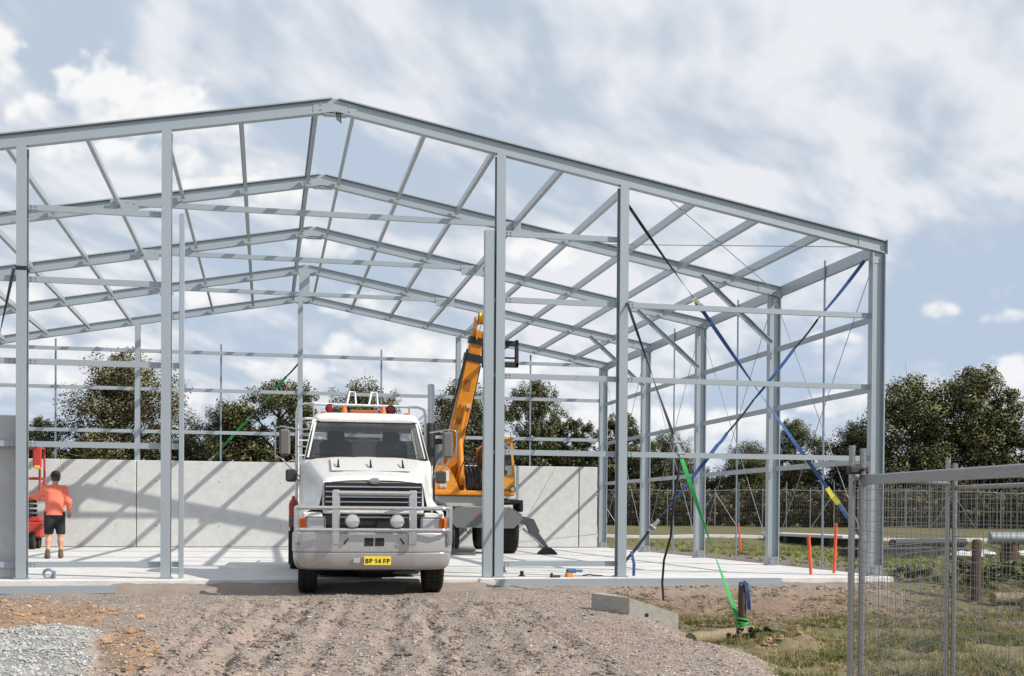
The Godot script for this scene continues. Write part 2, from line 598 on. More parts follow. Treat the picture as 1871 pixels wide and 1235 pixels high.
func tone(x: float, z: float) -> Color:
	var a := gm.get_noise_2d(x * 0.9, z * 0.9)
	var b := gm.get_noise_2d(x * 3.1 + 7.0, z * 3.1)
	var e := gn.get_noise_2d(x * 9.0, z * 9.0)
	var gravel := Vector3(0.60, 0.505, 0.445) * (1.0 + 0.10 * a + 0.14 * b + 0.22 * e)
	gravel = gravel.lerp(Vector3(0.68, 0.49, 0.425), clampf(a * 1.3 - 0.1 + b * 0.5, 0.0, 0.75) * ss(2.5, 5.0, z))
	var col := gravel
	# soil and grass to the right of the drive
	var soil := Vector3(0.50, 0.36, 0.265) * (1.0 + 0.2 * b + 0.2 * e)
	var dry := Vector3(0.42, 0.35, 0.19) * (1.0 + 0.35 * b + 0.25 * e)
	var green := Vector3(0.21, 0.225, 0.085) * (1.0 + 0.3 * b + 0.2 * e)
	var r := x - bank(z)
	if z > 0.2:
		var t := ss(-0.1, 0.45, r + 0.35 * b)
		var s := ss(2.9, 4.3, z + 0.9 * b - 0.1 * (x - 5.0))
		var side := soil.lerp(dry.lerp(green, clampf(0.4 + a + 0.5 * b, 0.0, 1.0)), s)
		side = side.lerp(gravel, 1.0 - ss(1.0, 2.2, z + 0.5 * b))
		side = side.lerp(dry.lerp(green, 0.6), ss(8.0, 9.6, x + b))
		col = col.lerp(side, t)
		col = col.lerp(soil * 0.95, 0.8 * (1.0 - ss(0.15, 0.6, Vector2((x - 4.85) / 1.2, z - 6.0).length() + 0.25 * b)))
		var c := clay_left(x, z)
		col = col.lerp(Vector3(0.62, 0.40, 0.255) * (1.0 + 0.3 * b + 0.3 * e), c * 0.9)
		col = col.lerp(Vector3(0.56, 0.57, 0.565) * (1.0 + 0.25 * e), pile(x, z))
	else:
		var far := Vector3(0.25, 0.25, 0.095).lerp(Vector3(0.36, 0.32, 0.16), clampf(0.45 + a * 0.8 + b * 0.3, 0.0, 1.0))
		var strip := 1.0 - ss(1.2, 3.4, maxf(absf(x) - 9.4, -17.3 - z) + b * 1.2)
		col = far.lerp(Vector3(0.42, 0.33, 0.285) * (1.0 + 0.15 * b + 0.1 * e), strip)
		# pale worn track beside the building and a line of kerb further off
		var tr := absf((x - 12.6) - 0.10 * (z + 6.0) + 0.5 * a)
		col = col.lerp(Vector3(0.45, 0.41, 0.385), (1.0 - ss(0.8, 1.5, tr)) * (1.0 - ss(-6.0, 0.0, z)) * 0.8)
	return Color(clampf(col.x, 0.01, 0.9), clampf(col.y, 0.01, 0.9), clampf(col.z, 0.01, 0.9))

func spread(lo: float, hi: float, step: float, to_lo: float, to_hi: float, grow: float) -> PackedFloat32Array:
	var out: Array = []
	var t := lo
	while t <= hi:
		out.append(t)
		t += step
	var s := step
	t = out[-1]
	while t < to_hi:
		s *= grow
		t += s
		out.append(t)
	s = step
	t = lo
	while t > to_lo:
		s *= grow
		t -= s
		out.push_front(t)
	return PackedFloat32Array(out)

func stone_mesh(sd: int) -> ArrayMesh:
	var r := RandomNumberGenerator.new()
	r.seed = sd
	var ico: Array[Vector3] = [Vector3(0, 0.62, 0)]
	for k in 5:
		var t := TAU * k / 5.0
		ico.append(Vector3(cos(t) * 0.9, 0.22, sin(t) * 0.9))
	for k in 5:
		var t := TAU * (k + 0.5) / 5.0
		ico.append(Vector3(cos(t) * 0.95, -0.25, sin(t) * 0.95))
	for k in ico.size():
		ico[k] *= r.randf_range(0.72, 1.25)
	var m := MB.new()
	for k in 5:
		var e := (k + 1) % 5
		m.tri(ico[0], ico[1 + e], ico[1 + k])
		m.tri(ico[1 + k], ico[1 + e], ico[6 + k])
		m.tri(ico[1 + e], ico[6 + e], ico[6 + k])
	return m.mesh()

func scatter(called: String, label: String, category: String, mesh: Mesh, mt: Material, xs: Array) -> void:
	var mm := MultiMesh.new()
	mm.transform_format = MultiMesh.TRANSFORM_3D
	mm.use_colors = true
	mm.mesh = mesh
	mm.instance_count = xs.size()
	for k in xs.size():
		mm.set_instance_transform(k, xs[k][0])
		mm.set_instance_color(k, xs[k][1])
	var o := MultiMeshInstance3D.new()
	o.name = numbered(called)
	o.multimesh = mm
	o.material_override = mt
	add_child(o)
	tag(o, label, category, "", "stuff")

func turned(y: float, tilt: float, s: Vector3) -> Basis:
	return (Basis(Vector3.UP, y) * Basis(Vector3.RIGHT, tilt)).scaled_local(s)

func make_ground() -> void:
	gn.seed = 4; gn.frequency = 0.9; gn.fractal_octaves = 4
	gm.seed = 9; gm.frequency = 0.45; gm.fractal_octaves = 3
	var xs := spread(-5.2, 11.0, 0.05, -600.0, 600.0, 1.16)
	var zs := spread(0.36, 10.6, 0.04, -700.0, 200.0, 1.15)
	var w := xs.size()
	var h := zs.size()
	var pv := PackedVector3Array()
	var pn := PackedVector3Array()
	var pc := PackedColorArray()
	pv.resize(w * h); pn.resize(w * h); pc.resize(w * h)
	for j in h:
		for i in w:
			pv[j * w + i] = Vector3(xs[i], height(xs[i], zs[j]), zs[j])
			pc[j * w + i] = tone(xs[i], zs[j])
	for j in h:
		for i in w:
			var u := pv[j * w + mini(i + 1, w - 1)] - pv[j * w + maxi(i - 1, 0)]
			var t := pv[mini(j + 1, h - 1) * w + i] - pv[maxi(j - 1, 0) * w + i]
			pn[j * w + i] = t.cross(u).normalized()
	var ix := PackedInt32Array()
	for j in h - 1:
		for i in w - 1:
			var a := j * w + i
			ix.append_array([a, a + 1, a + w, a + 1, a + w + 1, a + w])
	var arr := []
	arr.resize(Mesh.ARRAY_MAX)
	arr[Mesh.ARRAY_VERTEX] = pv
	arr[Mesh.ARRAY_NORMAL] = pn
	arr[Mesh.ARRAY_COLOR] = pc
	arr[Mesh.ARRAY_INDEX] = ix
	var am := ArrayMesh.new()
	am.add_surface_from_arrays(Mesh.PRIMITIVE_TRIANGLES, arr)
	tag(shape(am, "ground", M.ground), "gravel drive, bare soil and rough grass round the building", "ground", "", "structure")

	# loose stones of the drive
	var list: Array = []
	for k in 60000:
		var z := 1.3 + 9.2 * pow(rng.randf(), 0.8)
		var x := rng.randf_range(-5.2, 4.6) if k % 5 > 0 else rng.randf_range(3.4, 9.8)
		if rng.randf() > in_drive(x, z) + 0.08 + (0.55 if z < 4.2 and x > 3.4 else 0.0) or pile(x, z) > 0.4:
			continue
		var s := 0.006 + 0.013 * pow(rng.randf(), 3.0)
		if rng.randf() < 0.006:
			s *= 2.2
		var q := rng.randf_range(0.15, 0.48)
		var c := Color(q, q * rng.randf_range(0.80, 0.90), q * rng.randf_range(0.66, 0.82))
		if rng.randf() < 0.12:
			c = Color(q * 0.45, q * 0.42, q * 0.42)
		list.append([Transform3D(turned(rng.randf() * TAU, rng.randf_range(-0.4, 0.4), Vector3(s, s * 0.8, s * rng.randf_range(0.7, 1.2))), Vector3(x, height(x, z) + s * 0.12, z)), c])
	scatter("gravel", "loose brown gravel stones scattered over the drive", "gravel", stone_mesh(3), M.stone, list)
	list = []
	for k in 7000:
		var r: Array = ruts[rng.randi() % ruts.size()]
		var z := rng.randf_range(2.4, 10.3)
		var x: float = lerpf(r[0], r[1], (z - 2.0) / 7.5) + rng.randfn() * 0.16
		if gm.get_noise_2d(x * 3.0, z * 2.2) < 0.02 or in_drive(x, z) < 0.5:
			continue
		var s := 0.010 + 0.024 * pow(rng.randf(), 3.0)
		var q := rng.randf_range(0.10, 0.26)
		list.append([Transform3D(turned(rng.randf() * TAU, rng.randf_range(-0.5, 0.5), Vector3(s, s * 0.9, s * rng.randf_range(0.7, 1.3))), Vector3(x, height(x, z) + s * 0.2, z)), Color(q, q * 0.82, q * 0.72)])
	scatter("clod_rubble", "dark damp clods broken up along the wheel tracks", "clods", stone_mesh(14), M.stone, list)
	list = []
	for k in 20000:
		var z := rng.randf_range(6.2, 10.4)
		var x := rng.randf_range(-5.0, -2.0)
		if pile(x, z) < 0.5:
			continue
		var s := 0.006 + 0.012 * pow(rng.randf(), 2.5)
		var q := rng.randf_range(0.26, 0.50)
		list.append([Transform3D(turned(rng.randf() * TAU, rng.randf_range(-0.5, 0.5), Vector3(s, s, s * rng.randf_range(0.7, 1.2))), Vector3(x, height(x, z) + s * 0.25, z)), Color(q, q * 1.01, q * 1.0)])
	scatter("crushed_rock_gravel", "heap of pale grey crushed rock at the edge of the drive", "gravel", stone_mesh(8), M.stone, list)
	list = []
	for k in 1800:
		var z := rng.randf_range(2.4, 10.0)
		var x := rng.randf_range(-5.2, -1.6) if rng.randf() < 0.7 else rng.randf_range(3.9, 6.2)
		var cl := clay_left(x, z) if x < 0.0 else 1.0 - ss(0.2, 0.8, Vector2((x - 4.85) / 1.3, z - 6.1).length())
		if cl < 0.35:
			continue
		var s := 0.012 + 0.045 * pow(rng.randf(), 3.0)
		var q := rng.randf_range(0.7, 1.25)
		list.append([Transform3D(turned(rng.randf() * TAU, rng.randf_range(-0.4, 0.4), Vector3(s, s * 0.8, s)), Vector3(x, height(x, z) + s * 0.2, z)), Color(0.34 * q, 0.215 * q, 0.13 * q)])
	scatter("clay_rubble", "orange clay lumps turned up beside the drive", "clods", stone_mesh(5), M.stone, list)

	list = []
	for k in 9000:
		var z := rng.randf_range(0.95, 4.4)
		var x := rng.randf_range(3.4, 10.5)
		if gm.get_noise_2d(x * 2.4 + 3.0, z * 3.4) < -0.08 or x < bank(z) - 0.2 or absf(z - 0.8) < 0.12:
			continue
		var s := 0.008 + 0.030 * pow(rng.randf(), 4.0)
		var q := rng.randf_range(0.45, 1.25)
		list.append([Transform3D(turned(rng.randf() * TAU, rng.randf_range(-0.4, 0.4), Vector3(s, s * 0.8, s)), Vector3(x, height(x, z) + s * 0.2, z)), Color(0.29 * q, 0.215 * q, 0.165 * q)])
	scatter("soil_rubble", "crumbled brown soil on the bare bank below the slab edge", "clods", stone_mesh(17), M.stone, list)

	# grass blades
	var bl := MB.new()
	for k in 7:
		var t := TAU * k / 7.0 + 0.3 * sin(k * 5.0)
		var o := Vector3(cos(t), 0, sin(t)) * 0.02
		var lean := Vector3(cos(t * 1.7), 0, sin(t * 1.7)) * (0.03 + 0.02 * (k % 3))
		var sd := Vector3(-sin(t), 0, cos(t)) * 0.0035
		var top := o + Vector3.UP * (0.06 + 0.016 * (k % 4)) + lean
		var mid := o + Vector3.UP * 0.04 + lean * 0.35
		bl.tri(o - sd, o + sd, mid + sd * 0.8)
		bl.tri(o - sd, mid + sd * 0.8, mid - sd * 0.8)
		bl.tri(mid - sd * 0.8, mid + sd * 0.8, top)
	list = []
	for k in 2600:
		var z := rng.randf_range(1.5, 4.4)
		var x := rng.randf_range(4.0, 9.9)
		if gm.get_noise_2d(x * 1.9 + 11.0, z * 2.6) < 0.10:
			continue
		var q := rng.randf_range(0.7, 1.2)
		var c := Vector3(0.16, 0.16, 0.06).lerp(Vector3(0.34, 0.27, 0.14), rng.randf()) * q
		list.append([Transform3D(turned(rng.randf() * TAU, rng.randf_range(-0.3, 0.3), Vector3(1.1, rng.randf_range(0.35, 0.9), 1.1)), Vector3(x, height(x, z) - 0.004, z)), Color(c.x, c.y, c.z)])
	for k in 46000:
		var z := 2.6 + 8.6 * rng.randf()
		var x := rng.randf_range(3.0, 13.0)
		if rng.randf() < 0.25:
			z = rng.randf_range(-3.0, 4.0)
			x = rng.randf_range(9.9, 15.0)
		var r := x - bank(z)
		var s := ss(0.05, 0.7, r) * ss(2.6, 4.4, z + 0.9 * gm.get_noise_2d(x * 3.1 + 7.0, z * 3.1) - 0.1 * (x - 5.0))
		s = maxf(s, ss(8.3, 9.8, x))
		var patch := gm.get_noise_2d(x * 1.4 + 40.0, z * 1.4)
		if rng.randf() > s * clampf(0.42 + patch * 2.0, 0.04, 1.0) or Vector2(x - 4.25, (z - 5.35) * 1.5).length() < 0.55:
			continue
		var q := rng.randf_range(0.65, 1.3)
		var dryness := clampf(0.66 - patch * 1.2 + rng.randf_range(-0.4, 0.4), 0.0, 1.0)
		var c := Vector3(0.115, 0.14, 0.042).lerp(Vector3(0.33, 0.265, 0.125), dryness) * q
		var sc := rng.randf_range(0.5, 1.15)
		list.append([Transform3D(turned(rng.randf() * TAU, rng.randf_range(-0.25, 0.25), Vector3(1.2, sc, 1.2)), Vector3(x, height(x, z) - 0.004, z)), Color(c.x, c.y, c.z)])
	for k in 16000:
		var z := -30.0 + 30.0 * sqrt(rng.randf())
		var x := rng.randf_range(10.4, 30.0)
		var strip := ss(1.6, 3.6, maxf(absf(x) - 9.4, -17.3 - z) + gm.get_noise_2d(x * 3.1 + 7.0, z * 3.1) * 1.2)
		var patch := gm.get_noise_2d(x * 0.8 + 40.0, z * 0.8)
		if rng.randf() > strip * clampf(0.6 + patch * 1.6, 0.1, 1.0):
			continue
		var q := rng.randf_range(0.7, 1.3)
		var c := Vector3(0.15, 0.185, 0.05).lerp(Vector3(0.33, 0.29, 0.12), clampf(0.4 - patch + rng.randf_range(-0.3, 0.3), 0.0, 1.0)) * q
		list.append([Transform3D(turned(rng.randf() * TAU, rng.randf_range(-0.25, 0.25), Vector3(3.0, rng.randf_range(0.7, 1.3), 3.0)), Vector3(x, height(x, z) - 0.004, z)), Color(c.x, c.y, c.z)])
	scatter("grass", "dry and green tufts of grass beside the drive", "grass", bl.mesh(), M.stone, list)

	# concrete floor
	var f := MB.new()
	f.block(Vector3(0, -0.15, -8.5), Vector3(18.84, 0.30, 17.76), 0.012)
	tag(obj(f, "concrete_floor", M.slab), "pale concrete floor slab of the shed", "floor", "", "structure")

# ---------------------------------------------------------------- steel frame building
func cee(h: float, w: float, t: float, lip: float, flip := false) -> PackedVector2Array:
	# lipped channel, back at x = 0, opening to +x
	var k := h * 0.5
	var p := [Vector2(0, -k), Vector2(w, -k), Vector2(w, -k + lip), Vector2(w - t, -k + lip), Vector2(w - t, -k + t), Vector2(t, -k + t), Vector2(t, k - t), Vector2(w - t, k - t), Vector2(w - t, k - lip), Vector2(w, k - lip), Vector2(w, k), Vector2(0, k)]
	var o := PackedVector2Array()
	if flip:
		for i in range(p.size() - 1, -1, -1):
			o.append(Vector2(-p[i].x, p[i].y))
	else:
		for q in p:
			o.append(q)
	return o

func double_cee(p0: Vector3, p1: Vector3, up: Vector3, h: float, w: float) -> MB:
	var m := MB.new()
	m.sweep(cee(h, w, 0.006, 0.022), p0, p1, up)
	m.sweep(cee(h, w, 0.006, 0.022, true), p0, p1, up)
	return m

func single_cee(p0: Vector3, p1: Vector3, up: Vector3, h: float, w: float, flip := false) -> MB:
	var m := MB.new()
	m.sweep(cee(h, w, 0.005, 0.016, flip), p0, p1, up)
	return m

const BAY := 4.27
const HALF := 9.267
const EAVE := 5.8
const SLOPE := 0.18449

func roof_y(x: float) -> float:
	return EAVE + SLOPE * (HALF - absf(x))

func bolts(m: MB, at: Vector3, dirn: Vector3, spots: Array) -> void:
	for s in spots:
		m.lathe([Vector2(0.014, 0), Vector2(0.014, 0.012), Vector2(0.0, 0.013)], at + s, dirn, 6)

func make_building() -> void:
	var b := base("steel_frame_building", "open galvanised steel shed frame with bare portal frames, purlins and girts", "building")
	var ct := cos(atan(SLOPE))
	var depth := 0.225
	for k in 5:
		var z := -BAY * k
		for s in [-1.0, 1.0]:
			# column
			obj(double_cee(Vector3(s * 9.265, 0.012, z), Vector3(s * 9.265, EAVE - 0.25, z), Vector3(s, 0, 0), 0.25, 0.076), "portal_column", M.steel, b)
			var bp := MB.new()
			bp.block(Vector3(s * 9.265, 0.009, z), Vector3(0.30, 0.018, 0.22), 0.003)
			# cleat angles bolted to the foot of the column
			for q in [-1.0, 1.0]:
				bp.block(Vector3(s * 9.265, 0.10, z + q * 0.088), Vector3(0.20, 0.16, 0.012), 0.002)
				bolts(bp, Vector3(s * 9.265, 0.10, z + q * 0.094), Vector3(0, 0, q), [Vector3(-0.06, 0.04, 0), Vector3(0.06, 0.04, 0), Vector3(-0.06, -0.03, 0), Vector3(0.06, -0.03, 0)])
			obj(bp, "base_plate", M.steel_dull, b)
			# rafter
			var up := Vector3(s * SLOPE, 1, 0).normalized()
			var e0 := Vector3(s * 9.40, roof_y(9.40), z) - up * depth * 0.5
			var e1 := Vector3(s * 0.05, roof_y(0.05), z) - up * depth * 0.5
			obj(double_cee(e0, e1, up, depth, 0.062), "rafter", M.steel, b)
			# eave plate
			var ep := MB.new()
			ep.block(Vector3(s * 9.409, roof_y(9.40) - 0.115, z), Vector3(0.012, 0.25, 0.17), 0.002)
			for q in [-1.0, 1.0]:
				var pl := PackedVector2Array([Vector2(-0.13, -0.42), Vector2(0.12, -0.42), Vector2(0.12, -0.04), Vector2(-0.36, 0.045), Vector2(-0.36, -0.15), Vector2(-0.13, -0.2)])
				if s < 0.0:
					var fl := PackedVector2Array()
					for i in range(pl.size() - 1, -1, -1):
						fl.append(Vector2(-pl[i].x, pl[i].y))
					pl = fl
				ep.sweep(pl, Vector3(s * 9.265, EAVE, z + q * 0.012 - 0.003), Vector3(s * 9.265, EAVE, z + q * 0.012 + 0.003), Vector3.UP)
			obj(ep, "eave_bracket", M.steel, b)
		# apex bracket
		var ap := MB.new()
		for q in [-1.0, 1.0]:
			ap.sweep(PackedVector2Array([Vector2(-0.34, -0.255), Vector2(0.34, -0.255), Vector2(0.34, -0.085), Vector2(0, 0.0), Vector2(-0.34, -0.085)]), Vector3(0, EAVE + SLOPE * HALF - 0.012, z + q * 0.012 - 0.004), Vector3(0, EAVE + SLOPE * HALF - 0.012, z + q * 0.012 + 0.004), Vector3.UP)
			bolts(ap, Vector3(0, EAVE + SLOPE * HALF - 0.14, z + q * 0.017), Vector3(0, 0, q), [Vector3(-0.22, 0.02, 0), Vector3(-0.22, -0.06, 0), Vector3(0.22, 0.02, 0), Vector3(0.22, -0.06, 0)])
		ap.block(Vector3(0, EAVE + SLOPE * HALF - 0.275, z), Vector3(0.36, 0.012, 0.15), 0.002)
		obj(ap, "apex_bracket", M.steel, b)
	# purlins between the frames
	for k in 4:
		for s in [-1.0, 1.0]:
			for i in 8:
				var x: float = s * (0.27 + 1.142 * i)
				var y := roof_y(x) - 0.10 / ct
				var up := Vector3(s * SLOPE, 1, 0).normalized()
				obj(single_cee(Vector3(x, y, -BAY * k - 0.085), Vector3(x, y, -BAY * (k + 1) + 0.085), up, 0.15, 0.06, s > 0), "purlin", M.steel, b)
				if (i + k) % 3 == 0:
					pass
			obj(single_cee(Vector3(s * 9.36, EAVE - 0.13, -BAY * k - 0.085), Vector3(s * 9.36, EAVE - 0.13, -BAY * (k + 1) + 0.085), Vector3.UP, 0.20, 0.076, s > 0), "eave_strut", M.steel, b)
			# side wall girts
			for y in [2.0, 3.245, 4.465]:
				obj(single_cee(Vector3(s * 9.30, y, -BAY * k - 0.085), Vector3(s * 9.30, y, -BAY * (k + 1) + 0.085), Vector3.UP, 0.10, 0.05, s > 0), "side_girt", M.steel, b)
			var rd := MB.new()
			rd.box(Vector3(s * 9.35, 2.95, -BAY * (k + 0.505)), Vector3(0.025, 5.86, 0.045))
			obj(rd, "girt_bridging", M.rod, b)
	# collar ties with gusset plates, knee braces
	for k in [1, 2, 3]:
		var z: float = -BAY * k
		obj(single_cee(Vector3(-3.62, 6.73, z + 0.07), Vector3(3.62, 6.73, z + 0.07), Vector3.UP, 0.10, 0.06), "collar_tie", M.steel, b)
		for s in [-1.0, 1.0]:
			var g := MB.new()
			g.sweep(PackedVector2Array([Vector2(-0.25, -0.17), Vector2(0.25, -0.17), Vector2(0.25, 0.06), Vector2(-0.25, 0.06)]), Vector3(s * 3.62, 6.72, z + 0.0785), Vector3(s * 3.62, 6.72, z + 0.0845), Vector3.UP)
			bolts(g, Vector3(s * 3.62, 6.72, z + 0.085), Vector3(0, 0, 1), [Vector3(-0.18, 0.0, 0), Vector3(-0.06, 0.0, 0), Vector3(0.06, 0.02, 0), Vector3(0.18, 0.0, 0)])
			obj(g, "gusset_plate", M.steel, b)
			var p0 := Vector3(s * 7.62, 5.90, z + 0.081)
			var p1 := Vector3(s * 9.17, 4.58, z + 0.081)
			var kb := MB.new()
			kb.sweep(cee(0.11, 0.05, 0.005, 0.016, s > 0), p0, p1, Vector3(s, 1, 0))
			obj(kb, "knee_brace", M.steel, b)
	var kp := MB.new()
	kp.block(Vector3(-0.08, 7.0, -BAY * 3 + 0.07), Vector3(0.27, 0.66, 0.012), 0.002)
	obj(kp, "king_plate", M.steel, b)
	# end wall columns
	for x in [-4.6, -2.53, 2.64, 4.70]:
		obj(double_cee(Vector3(x, 0.012, 0), Vector3(x, roof_y(x) - depth / ct - 0.004, 0), Vector3(0, 0, 1), 0.20, 0.072), "mullion_column", M.steel, b)
		var bp := MB.new()
		bp.block(Vector3(x, 0.009, 0), Vector3(0.20, 0.018, 0.26), 0.003)
		obj(bp, "base_plate", M.steel_dull, b)
	for x in [-4.68, -0.06, 4.68]:
		obj(double_cee(Vector3(x, 0.012, -BAY * 4), Vector3(x, roof_y(x) - depth / ct - 0.004, -BAY * 4), Vector3(0, 0, 1), 0.18, 0.072), "mullion_column", M.steel, b)
	# door jambs
	var j := MB.new()
	j.block(Vector3(-2.305, 2.79, 0.0), Vector3(0.075, 5.56, 0.075), 0.006)
	obj(j, "door_jamb", M.steel, b)
	obj(single_cee(Vector3(2.39, 0.01, 0.0), Vector3(2.39, 5.57, 0.0), Vector3(0, 0, -1), 0.15, 0.15), "door_jamb", M.steel, b)
	# front girts
	var spans := {5.55: [[-4.52, -2.61], [2.72, 4.62]], 4.484: [[-9.13, -4.68], [-4.52, -2.61], [2.72, 4.62], [4.78, 9.13]], 3.256: [[-9.13, -4.68], [-4.52, -2.61], [-2.45, -2.345], [2.505, 2.56], [2.72, 4.62], [4.78, 9.13]],
		2.022: [[-9.13, -4.68], [-4.52, -2.61], [-2.45, -2.345], [2.505, 2.56], [2.72, 4.62], [4.78, 9.13]], 0.214: [[-9.13, -4.68], [-4.52, -2.61], [-2.45, -2.345], [2.505, 2.56], [2.72, 4.62]]}
	for y in spans:
		for q in spans[y]:
			var gm2 := single_cee(Vector3(q[0], y, -0.02), Vector3(q[1], y, -0.02), Vector3.UP, 0.086, 0.055)
			if q[1] - q[0] > 1.0:
				for e in [[q[0], 1.0], [q[1], -1.0]]:
					bolts(gm2, Vector3(e[0], y, -0.02), Vector3(0, 0, 1), [Vector3(e[1] * 0.05, 0.022, 0), Vector3(e[1] * 0.05, -0.022, 0), Vector3(e[1] * 0.11, 0.022, 0), Vector3(e[1] * 0.11, -0.022, 0)])
			obj(gm2, "front_girt", M.steel, b)
	for y in [4.45, 3.256, 2.022]:
		var st := MB.new()
		st.block(Vector3(2.53, y, 0.04), Vector3(0.13, 0.07, 0.01), 0.002)
		obj(st, "cleat", M.steel, b)
	# back girts and bridging
	for y in [3.35, 4.575, 5.67]:
		for q in [[-9.13, -4.76], [-4.60, -0.14], [0.02, 4.60], [4.76, 9.13]]:
			obj(single_cee(Vector3(q[0], y, -BAY * 4 + 0.03), Vector3(q[1], y, -BAY * 4 + 0.03), Vector3.UP, 0.10, 0.05), "back_girt", M.steel, b)
	for x in [-6.92, -2.34, 2.34, 6.93]:
		var rd := MB.new()
		rd.box(Vector3(x, 4.22, -BAY * 4 + 0.006), Vector3(0.05, 3.44, 0.02))
		obj(rd, "girt_bridging", M.rod, b)
	# wire bracing in the roof and the side walls
	var wires := [[Vector3(5.35, 6.42, -0.1), Vector3(9.2, 5.68, -BAY + 0.1)], [Vector3(9.2, 5.68, -0.1), Vector3(5.35, 6.42, -BAY + 0.1)],
		[Vector3(-5.35, 6.42, -0.1), Vector3(-9.2, 5.68, -BAY + 0.1)], [Vector3(-9.2, 5.68, -0.1), Vector3(-5.35, 6.42, -BAY + 0.1)]]
	for s in [-1.0, 1.0]:
		for k in 4:
			wires.append([Vector3(s * 9.26, 5.45, -BAY * k - 0.1), Vector3(s * 9.26, 0.25, -BAY * (k + 1) + 0.1)])
			wires.append([Vector3(s * 9.26, 0.25, -BAY * k - 0.1), Vector3(s * 9.26, 5.45, -BAY * (k + 1) + 0.1)])
	for q in wires:
		var wm := MB.new()
		wm.tube([q[0], q[1]], [0.0075], 6)
		obj(wm, "bracing_wire", M.cable, b)
	# precast concrete panels along the back and in the end bay of the front
	for q in [[-9.20, -4.69], [-4.67, -0.06], [-0.04, 4.67], [4.69, 8.42], [8.45, 9.02]]:
		var pm := MB.new()
		pm.block(Vector3((q[0] + q[1]) * 0.5, 1.262, -16.90), Vector3(q[1] - q[0], 2.48, 0.15), 0.012)
		var pan := obj(pm, "wall_panel", M.panel, b)
		if q[1] - q[0] > 2.0:
			for fx in [0.12, 0.5, 0.88]:
				for fy in [0.62, 1.9]:
					var pk := MB.new()
					pk.lathe([Vector2(0.028, 0.0), Vector2(0.022, 0.004), Vector2(0, 0.004)], Vector3(lerpf(q[0], q[1], fx), fy, -16.825), Vector3(0, 0, 1), 12)
					obj(pk, "lifting_pocket", M.concrete, pan)
	var fp := MB.new()
	fp.block(Vector3(-6.90, 1.232, -0.20), Vector3(4.46, 2.44, 0.14), 0.012)
	obj(fp, "wall_panel", M.panel, b)
	for k in 4:
		var lp := MB.new()
		lp.block(Vector3(-9.05, 1.232, -BAY * (k + 0.5)), Vector3(0.14, 2.44, BAY - 0.04 if k > 0 else BAY - 0.5), 0.012)
		obj(lp, "wall_panel", M.panel, b)
	# lifting shackles left hanging under the ridge
	var sh := MB.new()
	for k in 3:
		sh.tube([Vector3(0.02 + 0.03 * k, 7.26, 0.07), Vector3(0.03 + 0.028 * k, 7.14 - 0.02 * k, 0.075)], [0.012], 6)
	sh.tube([Vector3(0.0, 7.25, 0.07), Vector3(0.10, 7.25, 0.07)], [0.016], 6)
	obj(sh, "shackle", M.black, b)

# ---------------------------------------------------------------- truck (local: origin on the ground under the bumper, +z towards its front)
func wheel(parent: Node3D, at: Vector3, r: float, w: float, side: float, hub_mat: Material) -> void:
	var t := MB.new()
	var ax := Vector3(side, 0, 0)
	t.lathe([Vector2(r * 0.58, -w * 0.5), Vector2(r * 0.93, -w * 0.5), Vector2(r, -w * 0.38), Vector2(r, w * 0.38), Vector2(r * 0.93, w * 0.5), Vector2(r * 0.58, w * 0.5), Vector2(r * 0.58, -w * 0.5)], at, ax, 36)
	# tread blocks
	for k in 40:
		var a := TAU * k / 40.0
		var d := Vector3(0, cos(a), sin(a))
		for q in [-0.3, 0.0, 0.3]:
			t.box(at + d * (r + 0.004) + ax * (q * w), Vector3(w * 0.22, 0.016, r * 0.11), Basis(Vector3(1, 0, 0), a + q * 0.2))
	var tyre := obj(t, "tyre", M.rubber, parent)
	var h := MB.new()
	h.lathe([Vector2(r * 0.575, -w * 0.3), Vector2(r * 0.575, w * 0.42), Vector2(r * 0.52, w * 0.40), Vector2(r * 0.45, w * 0.15), Vector2(r * 0.28, w * 0.18), Vector2(r * 0.25, w * 0.42), Vector2(r * 0.12, w * 0.46), Vector2(0.0, w * 0.46)], at, ax, 24)
	for k in 8:
		var a := TAU * k / 8.0
		h.lathe([Vector2(0.02, 0), Vector2(0.02, 0.03), Vector2(0, 0.03)], at + Vector3(0, cos(a), sin(a)) * r * 0.36 + ax * (w * 0.17), ax, 6)
	obj(h, "rim", hub_mat, tyre)

func arch(pts: Array, y: float) -> Array:
	var out: Array = []
	for p in pts:
		out.append(Vector3(p.x, y, p.y))
	return out

func text_part(txt: String, size: float, m: Material, parent: Node, at: Vector3, turn := Basis(), called := "lettering") -> void:
	var t := TextMesh.new()
	t.text = txt
	var f := SystemFont.new()
	f.font_names = PackedStringArray(["Droid Sans"])
	f.font_weight = 700
	t.font = f
	t.font_size = 32
	t.pixel_size = size / 32.0
	t.depth = 0.004
	var o := shape(t, called, m, parent)
	o.transform = Transform3D(turn, at)

